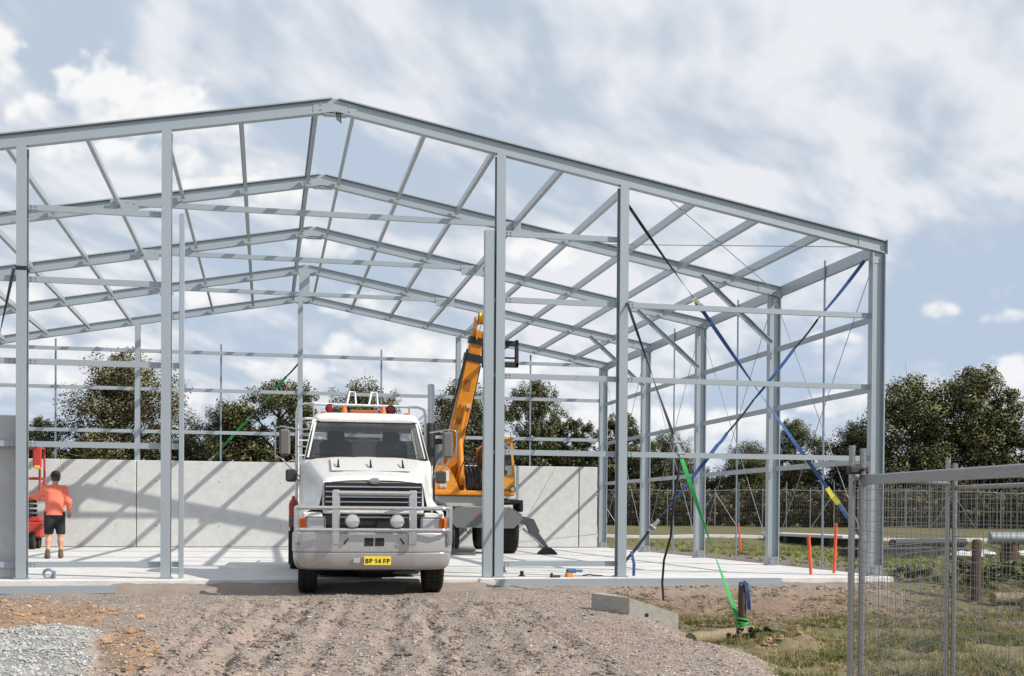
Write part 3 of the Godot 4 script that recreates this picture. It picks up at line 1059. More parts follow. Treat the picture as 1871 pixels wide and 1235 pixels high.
func hood_row(z: float) -> Array:
	# right half outline at this distance behind the bumper, from the middle of the top to the lower edge, mirrored
	var t := clampf((-z - 0.24) / 1.85, 0.0, 1.0)
	var nose := 1.0 - ss(0.0, 0.10, t)
	var yt := lerpf(1.655, 2.04, t) - 0.035 * nose
	var wt := lerpf(0.70, 0.93, t)
	var yf := lerpf(1.21, 1.46, t)
	var wf := lerpf(0.985, 1.02, ss(0.0, 0.15, t)) - 0.03 * nose
	var dz := z + 0.98
	var yb := 0.70
	if absf(dz) < 0.60:
		yb = maxf(yb, 0.50 + sqrt(0.36 - dz * dz))
	yb = minf(yb, yf - 0.1)
	var half: Array = [Vector2(0.0, yt + 0.03), Vector2(wt * 0.5, yt + 0.022), Vector2(wt * 0.82, yt), Vector2(wt * 0.95, yt - 0.025), Vector2(wt, yt - 0.075), Vector2(wt + 0.02, lerpf(yt, yf, 0.5)), Vector2(wt + 0.05, yf + 0.07),
		Vector2(lerpf(wt, wf, 0.45) + 0.03, yf + 0.02), Vector2(wf - 0.06, yf - 0.01), Vector2(wf - 0.012, yf - 0.055), Vector2(wf, yf - 0.13), Vector2(wf, lerpf(yf - 0.13, yb, 0.6)), Vector2(wf - 0.004, yb)]
	var row: Array = []
	for k in range(half.size() - 1, 0, -1):
		row.append(Vector3(-half[k].x, half[k].y, z))
	for k in half.size():
		row.append(Vector3(half[k].x, half[k].y, z))
	return row

func pillar(m: MB, a: Vector3, b: Vector3, w: float, d: float) -> void:
	m.sweep(PackedVector2Array([Vector2(-w, -d), Vector2(w, -d), Vector2(w, d), Vector2(-w, d)]), a, b, Vector3(0, 0, 1))

func make_truck() -> void:
	var t := base("truck", "white bonneted truck with alloy bull bar parked in the shed doorway", "truck", Vector3(0.475, -0.155, 1.95), -0.03)
	t.scale = Vector3(1.03, 1.0, 1.0)
	# chassis
	var ch := MB.new()
	for s in [-1.0, 1.0]:
		ch.block(Vector3(s * 0.42, 0.72, -4.0), Vector3(0.09, 0.26, 7.2), 0.01)
	ch.block(Vector3(0, 0.52, -1.0), Vector3(1.6, 0.14, 0.16), 0.02)
	ch.block(Vector3(0, 0.62, -0.7), Vector3(0.9, 0.28, 0.9), 0.05)
	ch.block(Vector3(0, 0.85, -1.2), Vector3(1.5, 0.5, 1.7), 0.05)
	ch.tube([Vector3(-0.6, 0.50, -1.25), Vector3(0.6, 0.50, -1.25)], [0.025], 8)
	ch.block(Vector3(0.05, 0.42, -1.5), Vector3(0.55, 0.40, 1.5), 0.08)
	ch.block(Vector3(-0.1, 0.36, -0.98), Vector3(1.55, 0.10, 0.12), 0.03)
	ch.block(Vector3(0, 0.45, -2.9), Vector3(1.7, 0.5, 1.6), 0.05)
	ch.block(Vector3(0, 0.48, -5.9), Vector3(1.3, 0.42, 2.0), 0.08)
	obj(ch, "chassis", M.black, t)
	for s in [-1.0, 1.0]:
		wheel(t, Vector3(s * 0.90, 0.48, -0.98), 0.48, 0.27, s, M.alloy)
		for z in [-5.4, -6.55]:
			wheel(t, Vector3(s * 1.06, 0.48, z), 0.48, 0.27, s, M.alloy)
			wheel(t, Vector3(s * 0.74, 0.48, z), 0.48, 0.27, s, M.alloy)
	# bonnet and mudguards in one moulding
	var hd := MB.new()
	var rows: Array = []
	for k in 41:
		rows.append(hood_row(-0.24 - 1.90 * k / 40.0))
	hd.loft(rows, false, 0.55)
	var hood := obj(hd, "bonnet", M.paint_white, t)
	# nose: closes the front around grille and lamps
	var ns := MB.new()
	ns.block(Vector3(0, 1.445, -0.275), Vector3(1.42, 0.37, 0.05), 0.02)
	for s in [-1.0, 1.0]:
		ns.block(Vector3(s * 0.84, 1.12, -0.275), Vector3(0.27, 0.13, 0.06), 0.02)
		ns.block(Vector3(s * 0.84, 0.86, -0.275), Vector3(0.27, 0.13, 0.06), 0.02)
	ns.block(Vector3(0, 1.20, -0.27), Vector3(1.4, 0.08, 0.06), 0.02)
	ns.block(Vector3(0, 0.86, -0.29), Vector3(1.4, 0.10, 0.05), 0.02)
	obj(ns, "nose_panel", M.paint_white, hood)
	var vent := MB.new()
	vent.block(Vector3(0.0, 1.914, -1.31), Vector3(1.14, 0.012, 1.08), 0.004, Basis(Vector3.RIGHT, 0.205))
	obj(vent, "cowl_panel", M.grey_panel, hood)
	for x in [-0.47, 0.0, 0.47]:
		var hk := MB.new()
		hk.tube([Vector3(x, 1.84, -1.0), Vector3(x, 1.90, -1.03), Vector3(x + 0.01, 1.985, -1.30)], [0.016, 0.016, 0.010], 6)
		hk.lathe([Vector2(0.022, 0), Vector2(0.022, 0.03), Vector2(0, 0.03)], Vector3(x, 1.845, -1.0), Vector3.UP, 8)
		obj(hk, "bonnet_catch", M.black, hood)
	# grille
	var gr := MB.new()
	gr.block(Vector3(0, 1.445, -0.245), Vector3(1.36, 0.34, 0.03), 0.012)
	var grille := obj(gr, "grille", M.black, t)
	for k in 4:
		var sl := MB.new()
		sl.sweep(PackedVector2Array([Vector2(-0.022, -0.009), Vector2(0.0, -0.009), Vector2(0.005, 0.0), Vector2(-0.006, 0.010)]), Vector3(-0.665, 1.335 + 0.072 * k, -0.222), Vector3(0.665, 1.335 + 0.072 * k, -0.222), Vector3.UP)
		obj(sl, "grille_bar", M.chrome, grille)
	var bd := MB.new()
	bd.lathe([Vector2(0.055, 0.0), Vector2(0.055, 0.012), Vector2(0.04, 0.02), Vector2(0, 0.022)], Vector3.ZERO, Vector3(0, 0, 1), 24)
	var badge := obj(bd, "badge", M.chrome, t)
	badge.transform = Transform3D(Basis().scaled(Vector3(1.6, 0.85, 1)), Vector3(0.02, 1.635, -0.225))
	var lg := MB.new()
	lg.block(Vector3(0, 1.0, -0.285), Vector3(1.86, 0.30, 0.04), 0.01)
	var low := obj(lg, "lower_grille", M.black, t)
	for y in [0.945, 1.115]:
		var sl := MB.new()
		sl.block(Vector3(0, y, -0.238), Vector3(0.98, 0.022, 0.02), 0.004)
		obj(sl, "grille_bar", M.chrome, low)
	# head lamps
	for s in [-1.0, 1.0]:
		var hl := MB.new()
		hl.block(Vector3(s * 0.80, 1.0, -0.225), Vector3(0.26, 0.21, 0.06), 0.02)
		var lamp := obj(hl, "headlamp", M.lens, t)
		var bz := MB.new()
		for y in [0.885, 1.115]:
			bz.block(Vector3(s * 0.80, y, -0.228), Vector3(0.27, 0.016, 0.05), 0.004)
		bz.block(Vector3(s * 0.665, 0.99, -0.228), Vector3(0.016, 0.22, 0.05), 0.004)
		obj(bz, "bezel", M.chrome, lamp)
		var am := MB.new()
		am.block(Vector3(s * 0.965, 1.0, -0.245), Vector3(0.11, 0.22, 0.08), 0.02, Basis(Vector3.UP, s * 0.35))
		obj(am, "indicator", M.amber, lamp)
	# bumper
	var outline := [Vector2(1.10, -0.62), Vector2(1.115, -0.36), Vector2(1.09, -0.22), Vector2(1.03, -0.13), Vector2(0.93, -0.075), Vector2(0.62, -0.012), Vector2(0.55, 0.0), Vector2(-0.55, 0.0), Vector2(-0.62, -0.012), Vector2(-0.93, -0.075), Vector2(-1.03, -0.13), Vector2(-1.09, -0.22), Vector2(-1.115, -0.36), Vector2(-1.10, -0.62)]
	var bu := MB.new()
	var lv: Array = []
	for q in [[0.36, 0.88, -0.16], [0.375, 0.93, -0.09], [0.42, 0.965, -0.045], [0.50, 0.985, -0.018], [0.60, 0.992, -0.008], [0.615, 0.985, -0.016]]:
		var row: Array = []
		for p in outline:
			row.append(Vector3(p.x * q[1], q[0], p.y + q[2]))
		lv.push_front(row)
	bu.loft(lv, false, 0.6)
	var bumper := obj(bu, "bumper", M.alloy, t)
	var up := MB.new()
	lv = []
	for q in [[0.62, 0.995, -0.006], [0.64, 1.0, 0.0], [0.875, 1.0, 0.0], [0.895, 0.995, -0.012], [0.90, 0.98, -0.03], [0.90, 0.86, -0.22]]:
		var row: Array = []
		for p in outline:
			row.append(Vector3(p.x * q[1], q[0], p.y + q[2]))
		lv.push_front(row)
	up.loft(lv, false, 0.6)
	obj(up, "bumper_plate", M.alloy, bumper)
	for s in [-1.0, 1.0]:
		var hole := MB.new()
		hole.block(Vector3(s * 0.073, 0.765, 0.004), Vector3(0.125, 0.115, 0.012), 0.05)
		obj(hole, "tow_opening", M.black, bumper)
		var hook := MB.new()
		hook.tube([Vector3(s * 0.40, 0.74, 0.0), Vector3(s * 0.40, 0.76, 0.05), Vector3(s * 0.37, 0.80, 0.055), Vector3(s * 0.36, 0.81, 0.0)], [0.012], 6)
		obj(hook, "tow_eye", M.dark, bumper)
	# number plate
	var np := MB.new()
	np.block(Vector3(0.045, 0.50, 0.004), Vector3(0.37, 0.125, 0.008), 0.002)
	var plate := obj(np, "number_plate", M.plate, t)
	text_part("BP 14 FP", 0.085, M.black, plate, Vector3(0.045, 0.495, 0.011))
	var dl := MB.new()
	dl.block(Vector3(-0.24, 0.50, 0.0), Vector3(0.09, 0.07, 0.012), 0.01)
	obj(dl, "marker_lamp", M.lens, t)
	# bull bar
	var bb := MB.new()
	for s in [-1.0, 1.0]:
		bb.block(Vector3(s * 0.525, 1.11, 0.075), Vector3(0.105, 0.78, 0.05), 0.018)
		bb.block(Vector3(s * 1.055, 1.0, -0.12), Vector3(0.075, 0.56, 0.10), 0.03)
		bb.tube([Vector3(s * 0.525, 1.475, 0.065), Vector3(s * 0.50, 1.49, -0.02), Vector3(s * 0.5, 1.30, -0.2)], [0.022], 8)
	bb.tube([Vector3(-0.50, 1.455, 0.075), Vector3(0.50, 1.455, 0.075)], [0.034], 12)
	for y in [1.245, 0.935]:
		bb.tube([Vector3(-1.06, y, -0.2), Vector3(-1.06, y, -0.12), Vector3(-1.02, y, 0.0), Vector3(-0.92, y, 0.055), Vector3(-0.5, y, 0.08), Vector3(0.5, y, 0.08), Vector3(0.92, y, 0.055), Vector3(1.02, y, 0.0), Vector3(1.06, y, -0.12), Vector3(1.06, y, -0.2)], [0.029], 12)
	var bull := obj(bb, "bull_bar", M.polish, t)
	for s in [-1.0, 1.0]:
		var sp := MB.new()
		sp.lathe([Vector2(0.02, -0.09), Vector2(0.07, -0.075), Vector2(0.10, -0.02), Vector2(0.104, 0.0), Vector2(0.10, 0.012)], Vector3(s * 0.305, 1.06, 0.10), Vector3(0, 0, 1), 24)
		sp.tube([Vector3(s * 0.305, 0.96, 0.06), Vector3(s * 0.305, 0.93, 0.07)], [0.02], 8)
		var spot := obj(sp, "driving_lamp", M.alloy, bull)
		var le := MB.new()
		le.lathe([Vector2(0.098, 0.0), Vector2(0.085, 0.018), Vector2(0.05, 0.028), Vector2(0, 0.032)], Vector3(s * 0.305, 1.06, 0.104), Vector3(0, 0, 1), 24)
		le.block(Vector3(s * 0.305, 1.055, 0.133), Vector3(0.17, 0.008, 0.006), 0.001)
		obj(le, "lens", M.lens, spot)
	# cab
	var cb := MB.new()
	var levels: Array = []
	for q in [[0.72, 1.0, -2.06, -3.55], [1.5, 1.015, -2.05, -3.56], [1.9, 1.005, -2.04, -3.56], [2.0, 0.985, -2.06, -3.55], [2.04, 0.965, -2.09, -3.54]]:
		var hw: float = q[1]
		var row: Array = []
		var c := 0.10
		for p in [Vector2(hw - c, q[2]), Vector2(hw - 0.03, q[2] - 0.03), Vector2(hw, q[2] - c), Vector2(hw, q[3] + c), Vector2(hw - 0.03, q[3] + 0.03), Vector2(hw - c, q[3]), Vector2(-hw + c, q[3]), Vector2(-hw + 0.03, q[3] + 0.03), Vector2(-hw, q[3] + c), Vector2(-hw, q[2] - c), Vector2(-hw + 0.03, q[2] - 0.03), Vector2(-hw + c, q[2])]:
			row.append(Vector3(p.x, q[0], p.y))
		levels.append(row)
	cb.loft(levels, true, 0.5)
	cb.cap(levels[0], true)
	var cab := obj(cb, "cab", M.paint_white, t)
	var pm := MB.new()
	for s in [-1.0, 1.0]:
		pillar(pm, Vector3(s * 0.925, 2.02, -2.12), Vector3(s * 0.795, 2.66, -2.43), 0.032, 0.045)
		pillar(pm, Vector3(s * 0.94, 2.02, -3.10), Vector3(s * 0.805, 2.66, -3.05), 0.03, 0.06)
		pillar(pm, Vector3(s * 0.93, 2.02, -3.49), Vector3(s * 0.795, 2.66, -3.42), 0.03, 0.08)
	pm.block(Vector3(0, 2.22, -3.48), Vector3(1.8, 0.40, 0.05), 0.01)
	pm.block(Vector3(0, 2.60, -3.44), Vector3(1.6, 0.12, 0.05), 0.01)
	obj(pm, "cab_pillars", M.paint_white, cab)
	var rf := MB.new()
	levels = []
	for q in [[2.62, 0.815, -2.385, -3.46], [2.66, 0.832, -2.36, -3.475], [2.72, 0.82, -2.37, -3.47], [2.775, 0.77, -2.44, -3.42], [2.80, 0.67, -2.55, -3.32], [2.805, 0.3, -2.8, -3.1]]:
		var hw: float = q[1]
		var row: Array = []
		var c := 0.12
		for p in [Vector2(hw - c, q[2]), Vector2(hw - 0.035, q[2] - 0.035), Vector2(hw, q[2] - c), Vector2(hw, q[3] + c), Vector2(hw - 0.035, q[3] + 0.035), Vector2(hw - c, q[3]), Vector2(-hw + c, q[3]), Vector2(-hw + 0.035, q[3] + 0.035), Vector2(-hw, q[3] + c), Vector2(-hw, q[2] - c), Vector2(-hw + 0.035, q[2] - 0.035), Vector2(-hw + c, q[2])]:
			row.append(Vector3(p.x, q[0], p.y))
		levels.append(row)
	rf.loft(levels, true, 0.5)
	rf.cap(levels[-1])
	rf.cap(levels[0], true)
	var roof := obj(rf, "cab_roof", M.paint_white, t)
	# glass
	var ws := MB.new()
	ws.sweep(PackedVector2Array([Vector2(-0.935, 2.03), Vector2(0.935, 2.03), Vector2(0.81, 2.64), Vector2(-0.81, 2.64)]), Vector3(0, 0, 0), Vector3(0, 0, 0.006), Vector3.UP)
	for k in ws.v.size():
		ws.v[k].z += lerpf(-2.085, -2.395, (ws.v[k].y - 2.03) / 0.61)
	var pane := obj(ws, "windscreen", M.glass, t)
	var seal := MB.new()
	var sp0 := [Vector3(-0.93, 2.035, -2.075), Vector3(0.93, 2.035, -2.075), Vector3(0.807, 2.635, -2.385), Vector3(-0.807, 2.635, -2.385)]
	for k in 4:
		seal.tube([sp0[k], sp0[(k + 1) % 4]], [0.017], 6)
	obj(seal, "windscreen_seal", M.black, pane)
	for s in [-1.0, 1.0]:
		var wp := MB.new()
		wp.tube([Vector3(s * 0.12, 2.055, -2.07), Vector3(s * 0.60, 2.12, -2.10)], [0.008], 6)
		wp.tube([Vector3(s * 0.25, 2.085, -2.085), Vector3(s * 0.80, 2.10, -2.095)], [0.006], 6)
		obj(wp, "wiper", M.black, pane)
		var dw := MB.new()
		dw.sweep(PackedVector2Array([Vector2(-0.60, 0.0), Vector2(0.27, 0.0), Vector2(0.24, 0.6), Vector2(-0.31, 0.6)]) if s < 0 else PackedVector2Array([Vector2(-0.27, 0.0), Vector2(0.60, 0.0), Vector2(0.31, 0.6), Vector2(-0.24, 0.6)]), Vector3(s * 0.958, 2.03, -2.78), Vector3(s * 0.952, 2.03, -2.78), Vector3.UP)
		for k in dw.v.size():
			dw.v[k].x -= s * 0.13 * (dw.v[k].y - 2.03) / 0.6
		obj(dw, "side_window", M.glass, cab)
		var dr := MB.new()
		dr.block(Vector3(s * 1.018, 1.42, -2.62), Vector3(0.014, 1.06, 0.92), 0.006)
		var door := obj(dr, "door", M.paint_white, cab)
		var dh := MB.new()
		dh.block(Vector3(s * 1.032, 1.70, -2.98), Vector3(0.02, 0.035, 0.15), 0.008)
		obj(dh, "handle", M.black, door)
		var stp := MB.new()
		stp.block(Vector3(s * 0.88, 0.50, -2.6), Vector3(0.30, 0.04, 0.7), 0.01)
		stp.lathe([Vector2(0, 0), Vector2(0.26, 0), Vector2(0.27, 0.02), Vector2(0.27, 1.18), Vector2(0.26, 1.2), Vector2(0, 1.2)], Vector3(s * 0.80, 0.72, -4.35), Vector3(0, 0, 1), 24)
		obj(stp, "fuel_tank", M.alloy, t)
	# inside the cab
	for s in [-1.0, 1.0]:
		var se := MB.new()
		se.block(Vector3(s * 0.45, 1.62, -2.95), Vector3(0.52, 0.16, 0.5), 0.05)
		se.block(Vector3(s * 0.45, 2.02, -3.18), Vector3(0.52, 0.75, 0.16), 0.06, Basis(Vector3.RIGHT, -0.12))
		se.block(Vector3(s * 0.45, 2.46, -3.23), Vector3(0.28, 0.18, 0.11), 0.04, Basis(Vector3.RIGHT, -0.12))
		obj(se, "seat", M.seat, cab)
	var ds := MB.new()
	ds.block(Vector3(0, 1.90, -2.32), Vector3(1.82, 0.24, 0.42), 0.06)
	obj(ds, "dashboard", M.dark, cab)
	var sw := MB.new()
	var ring: Array = []
	for k in 21:
		var a := TAU * k / 20.0
		ring.append(Vector3(0.45 + 0.21 * cos(a), 2.10 + 0.12 * sin(a), -2.58 - 0.16 * sin(a)))
	sw.tube(ring, [0.016], 6, false)
	sw.tube([Vector3(0.45, 2.10, -2.58), Vector3(0.45, 1.95, -2.42)], [0.03], 8)
	obj(sw, "steering_wheel", M.black, cab)
	# mirrors
	for s in [-1.0, 1.0]:
		var mi := MB.new()
		mi.block(Vector3(s * 1.25, 2.28, -2.10), Vector3(0.17, 0.42, 0.08), 0.035)
		var mir := obj(mi, "mirror", M.crane_grey, t)
		var ma := MB.new()
		ma.tube([Vector3(s * 0.98, 2.48, -2.2), Vector3(s * 1.30, 2.53, -2.12), Vector3(s * 1.39, 2.50, -2.1), Vector3(s * 1.39, 2.08, -2.1), Vector3(s * 1.30, 2.03, -2.12), Vector3(s * 1.0, 1.72, -2.22)], [0.013], 8)
		ma.tube([Vector3(s * 1.13, 2.06, -2.12), Vector3(s * 1.05, 1.85, -2.17), Vector3(s * 1.16, 1.66, -2.16)], [0.01], 6)
		obj(ma, "mirror_arm", M.chrome, mir)
		var cm := MB.new()
		cm.block(Vector3(s * 1.15, 1.76, -2.12), Vector3(0.17, 0.20, 0.06), 0.03)
		obj(cm, "spotter_mirror", M.dark, mir)
	# roof lamps and beacons
	for x in [-0.66, 0.64]:
		var ml := MB.new()
		ml.block(Vector3(x, 2.785, -2.5), Vector3(0.09, 0.055, 0.07), 0.02)
		obj(ml, "roof_marker_lamp", M.amber, roof)
	var lb := MB.new()
	lb.block(Vector3(-0.02, 2.84, -2.9), Vector3(0.44, 0.08, 0.16), 0.025)
	obj(lb, "beacon_bar", M.amber_dark, roof)
	for x in [0.29, -0.33]:
		var be := MB.new()
		be.lathe([Vector2(0.06, 0), Vector2(0.055, 0.03), Vector2(0.035, 0.12), Vector2(0.015, 0.145), Vector2(0, 0.15)], Vector3(x, 2.80, -2.85), Vector3.UP, 14)
		obj(be, "beacon", M.amber, roof)
	for x in [-0.55, 0.42]:
		var wl := MB.new()
		wl.lathe([Vector2(0, -0.06), Vector2(0.05, -0.05), Vector2(0.078, 0.0), Vector2(0.078, 0.05), Vector2(0.065, 0.06)], Vector3(x, 2.90, -3.0), Vector3(0, 0, 1), 20)
		wl.tube([Vector3(x, 2.83, -3.0), Vector3(x, 2.78, -3.0)], [0.02], 6)
		var work := obj(wl, "work_lamp", M.black, roof)
		var rl := MB.new()
		rl.lathe([Vector2(0.062, 0), Vector2(0.045, 0.012), Vector2(0, 0.018)], Vector3(x, 2.90, -2.945), Vector3(0, 0, 1), 16)
		obj(rl, "lens", M.red_lens, work)
	# ladder rack behind the cab
	var rk := MB.new()
	for z in [-3.95, -7.2]:
		rk.tube([Vector3(-1.08, 1.1, z), Vector3(-1.08, 2.92, z), Vector3(-1.05, 3.02, z), Vector3(-0.95, 3.06, z), Vector3(0.95, 3.04, z), Vector3(1.05, 3.0, z), Vector3(1.08, 2.9, z), Vector3(1.08, 1.1, z)], [0.024], 8)
		for y in [2.62, 2.32, 1.75]:
			rk.tube([Vector3(-1.08, y, z), Vector3(-0.80, y, z)], [0.016], 6)
			rk.tube([Vector3(1.08, y, z), Vector3(0.80, y, z)], [0.016], 6)
		rk.tube([Vector3(-0.80, 1.1, z), Vector3(-0.80, 3.05, z)], [0.016], 6)
		rk.tube([Vector3(0.80, 1.1, z), Vector3(0.80, 3.05, z)], [0.016], 6)
	for x in [-1.08, 1.08]:
		for y in [2.32, 2.92]:
			rk.tube([Vector3(x, y, -3.95), Vector3(x, y, -7.2)], [0.02], 6)
	for x in [-0.25, 0.12]:
		rk.tube([Vector3(x, 3.06, -3.95), Vector3(x + 0.05, 3.30, -4.1), Vector3(x + 0.14, 3.30, -4.15), Vector3(x + 0.16, 3.06, -4.1)], [0.018], 6)
	obj(rk, "ladder_rack", M.paint_white, t)
	# deck and boxes
	var dk := MB.new()
	dk.block(Vector3(0, 1.02, -5.5), Vector3(2.4, 0.16, 3.8), 0.02)
	obj(dk, "deck", M.crane_grey, t)
	var tb := MB.new()
	tb.block(Vector3(0.15, 1.52, -4.5), Vector3(1.5, 0.82, 0.9), 0.03)
	tb.block(Vector3(-0.2, 1.40, -6.2), Vector3(1.2, 0.60, 1.6), 0.03)
	obj(tb, "deck_locker", M.crane_pale, t)
	var ex := MB.new()
	ex.tube([Vector3(1.16, 1.0, -3.78), Vector3(1.16, 2.75, -3.78)], [0.075], 16)
	var stack := obj(ex, "exhaust_shield", M.dark, t)
	var et := MB.new()
	et.tube([Vector3(1.16, 2.74, -3.78), Vector3(1.16, 3.28, -3.78), Vector3(1.16, 3.42, -3.83)], [0.058], 16)
	obj(et, "exhaust_pipe", M.chrome, stack)
	var fe := MB.new()
	fe.lathe([Vector2(0, 0), Vector2(0.07, 0), Vector2(0.075, 0.02), Vector2(0.075, 0.40), Vector2(0.05, 0.47), Vector2(0.025, 0.49), Vector2(0.025, 0.54), Vector2(0, 0.54)], Vector3(-1.13, 0.92, -3.9), Vector3.UP, 16)
	obj(fe, "fire_extinguisher", M.red, t)
	var fl := MB.new()
	fl.block(Vector3(-1.05, 0.55, -4.85), Vector3(0.34, 0.6, 0.012), 0.003)
	fl.block(Vector3(1.05, 0.55, -4.85), Vector3(0.34, 0.6, 0.012), 0.003)
	obj(fl, "mud_flap", M.black, t)

# ---------------------------------------------------------------- crane (local: origin on the slab under its front, +z to its front)
func make_crane() -> void:
	var c := base("mobile_crane", "orange mobile crane with raised boom and grey outriggers inside the shed", "crane", Vector3(4.30, 0.0, -11.0), 0.0)
	var ch := MB.new()
	ch.block(Vector3(0.1, 0.95, -2.9), Vector3(1.5, 0.5, 5.6), 0.03)
	ch.block(Vector3(0.1, 1.35, -3.0), Vector3(1.9, 0.16, 5.2), 0.03)
	obj(ch, "carrier", M.crane_grey, c)
	var pale := MB.new()
	pale.sweep(PackedVector2Array([Vector2(-0.80, 1.22), Vector2(0.15, 1.22), Vector2(0.15, 1.47), Vector2(-1.08, 1.47), Vector2(-1.05, 1.38)]), Vector3(0, 0, -0.9), Vector3(0, 0, -0.15), Vector3.UP)
	obj(pale, "carrier_body", M.crane_pale, c)
	var mg := MB.new()
	mg.block(Vector3(0.82, 1.34, -0.55), Vector3(0.66, 0.10, 0.9), 0.03)
	mg.block(Vector3(1.10, 1.20, -0.55), Vector3(0.10, 0.24, 0.9), 0.03)
	obj(mg, "mudguard", M.dark, c)
	for s in [-1.0, 1.0]:
		for z in [-0.85, -4.6]:
			wheel(c, Vector3(0.1 + s * 0.78, 0.56, z), 0.56, 0.42, s, M.crane_grey)
	# outrigger box with its two folding legs
	var ob := MB.new()
	ob.sweep(PackedVector2Array([Vector2(-0.80, 0.86), Vector2(-0.62, 0.68), Vector2(0.85, 0.66), Vector2(1.02, 0.80), Vector2(1.06, 1.02), Vector2(0.80, 1.18), Vector2(-0.55, 1.20), Vector2(-0.80, 1.05)]), Vector3(0, 0, -0.12), Vector3(0, 0, 0.12), Vector3.UP)
	var box := obj(ob, "outrigger_box", M.crane_grey, c)
	var red := MB.new()
	red.block(Vector3(0.10, 0.965, 0.123), Vector3(0.15, 0.022, 0.004), 0.001)
	red.block(Vector3(-0.09, 0.96, 0.123), Vector3(0.13, 0.03, 0.004), 0.001)
	obj(red, "stripe_decal", M.red, box)
	for s in [-1.0, 1.0]:
		var lg := MB.new()
		var o := 0.12
		lg.sweep(PackedVector2Array([Vector2(-0.07, -0.10), Vector2(0.07, -0.10), Vector2(0.07, 0.10), Vector2(-0.07, 0.10)]), Vector3(o + s * 0.86, 0.90, 0.02), Vector3(o + s * 1.24, 0.80, 0.06), Vector3.UP)
		lg.sweep(PackedVector2Array([Vector2(-0.06, -0.12), Vector2(0.06, -0.12), Vector2(0.06, 0.12), Vector2(-0.06, 0.12)]), Vector3(o + s * 1.15, 0.84, 0.07), Vector3(o + s * 1.30, 0.52, 0.10), Vector3(1, 0, 0))
		lg.sweep(PackedVector2Array([Vector2(-0.05, -0.075), Vector2(0.05, -0.075), Vector2(0.05, 0.075), Vector2(-0.05, 0.075)]), Vector3(o + s * 1.28, 0.56, 0.10), Vector3(o + s * 1.58, 0.13, 0.16), Vector3(1, 0, 0))
		var leg := obj(lg, "outrigger_leg", M.crane_grey, c)
		var ram := MB.new()
		ram.tube([Vector3(o + s * 0.98, 0.66, 0.05), Vector3(o + s * 1.30, 0.38, 0.17), Vector3(o + s * 1.50, 0.19, 0.2)], [0.035, 0.035, 0.022], 10)
		obj(ram, "ram", M.chrome, leg)
		var ft := MB.new()
		ft.sweep(PackedVector2Array([Vector2(-0.24, 0.0), Vector2(0.24, 0.0), Vector2(0.20, 0.06), Vector2(0.07, 0.17), Vector2(-0.07, 0.17), Vector2(-0.20, 0.06)]), Vector3(o + s * 1.60, 0.004, 0.0), Vector3(o + s * 1.60, 0.004, 0.34), Vector3.UP)
		obj(ft, "foot", M.black, leg)
	var chn := MB.new()
	for x in [-0.50, -0.32]:
		var ring: Array = []
		for k in 13:
			var a := PI * k / 12.0 + PI
			ring.append(Vector3(x + 0.05 * cos(a), 0.66 + 0.11 * sin(a), 0.1))
		chn.tube(ring, [0.014], 6)
	chn.tube([Vector3(-0.68, 0.7, 0.05), Vector3(-0.68, 0.03, 0.05)], [0.028], 8)
	obj(chn, "tow_shackle", M.dark, c)
	# slewing deck and engine housing
	var dk := MB.new()
	dk.block(Vector3(-0.16, 1.555, -1.25), Vector3(2.12, 0.13, 2.5), 0.03)
	obj(dk, "slew_deck", M.orange, c)
	var eh := MB.new()
	eh.sweep(PackedVector2Array([Vector2(-1.24, 1.62), Vector2(-0.52, 1.62), Vector2(-0.68, 2.02), Vector2(-0.82, 2.22), Vector2(-1.10, 2.26), Vector2(-1.24, 2.16)]), Vector3(0, 0, -2.2), Vector3(0, 0, -0.05), Vector3.UP)
	var eng := obj(eh, "engine_housing", M.orange, c)
	for x in [-1.0, -0.90]:
		var hl := MB.new()
		hl.lathe([Vector2(0.052, -0.02), Vector2(0.052, 0.02), Vector2(0.04, 0.03), Vector2(0, 0.032)], Vector3(x, 1.725, -0.05), Vector3(0, 0, 1), 16)
		obj(hl, "lamp", M.lens, eng)
	var dec := MB.new()
	dec.block(Vector3(-0.88, 1.98, -0.047), Vector3(0.16, 0.26, 0.006), 0.001)
	obj(dec, "warning_decal", M.grey_panel, eng)
	# boom pedestal
	var pd := MB.new()
	for x in [-0.88, -0.36]:
		pd.sweep(PackedVector2Array([Vector2(-0.9, 0.0), Vector2(0.75, 0.0), Vector2(0.35, 0.62), Vector2(-0.15, 0.86), Vector2(-0.55, 0.7)]), Vector3(x, 1.62, -1.2), Vector3(x + 0.05, 1.62, -1.2), Vector3.UP)
	obj(pd, "boom_pedestal", M.orange, c)
	# winch drum
	var wd := MB.new()
	wd.lathe([Vector2(0, 0.0), Vector2(0.33, 0.0), Vector2(0.33, 0.03), Vector2(0.18, 0.03), Vector2(0.18, 0.22), Vector2(0.33, 0.22), Vector2(0.33, 0.25), Vector2(0, 0.25)], Vector3(0.22, 2.50, -1.05), Vector3(0.8, 0.0, 0.6), 28)
	wd.block(Vector3(0.3, 1.9, -1.0), Vector3(0.34, 0.62, 0.4), 0.04)
	var winch := obj(wd, "winch", M.orange_dark, c)
	var rim := MB.new()
	var rr: Array = []
	for k in 29:
		var a := TAU * k / 28.0
		rr.append(Vector3(0.42, 2.50, -0.90) + Vector3(-0.6, 0, 0.8) * 0.33 * cos(a) + Vector3(0, 0.33, 0) * sin(a))
	rim.tube(rr, [0.02], 6, false)
	obj(rim, "drum_rim", M.yellow, winch)
	# boom
	var a0 := Vector3(-0.62, 2.20, -1.30)
	var a1 := Vector3(0.12, 6.06, -0.75)
	var dirn := (a1 - a0).normalized()
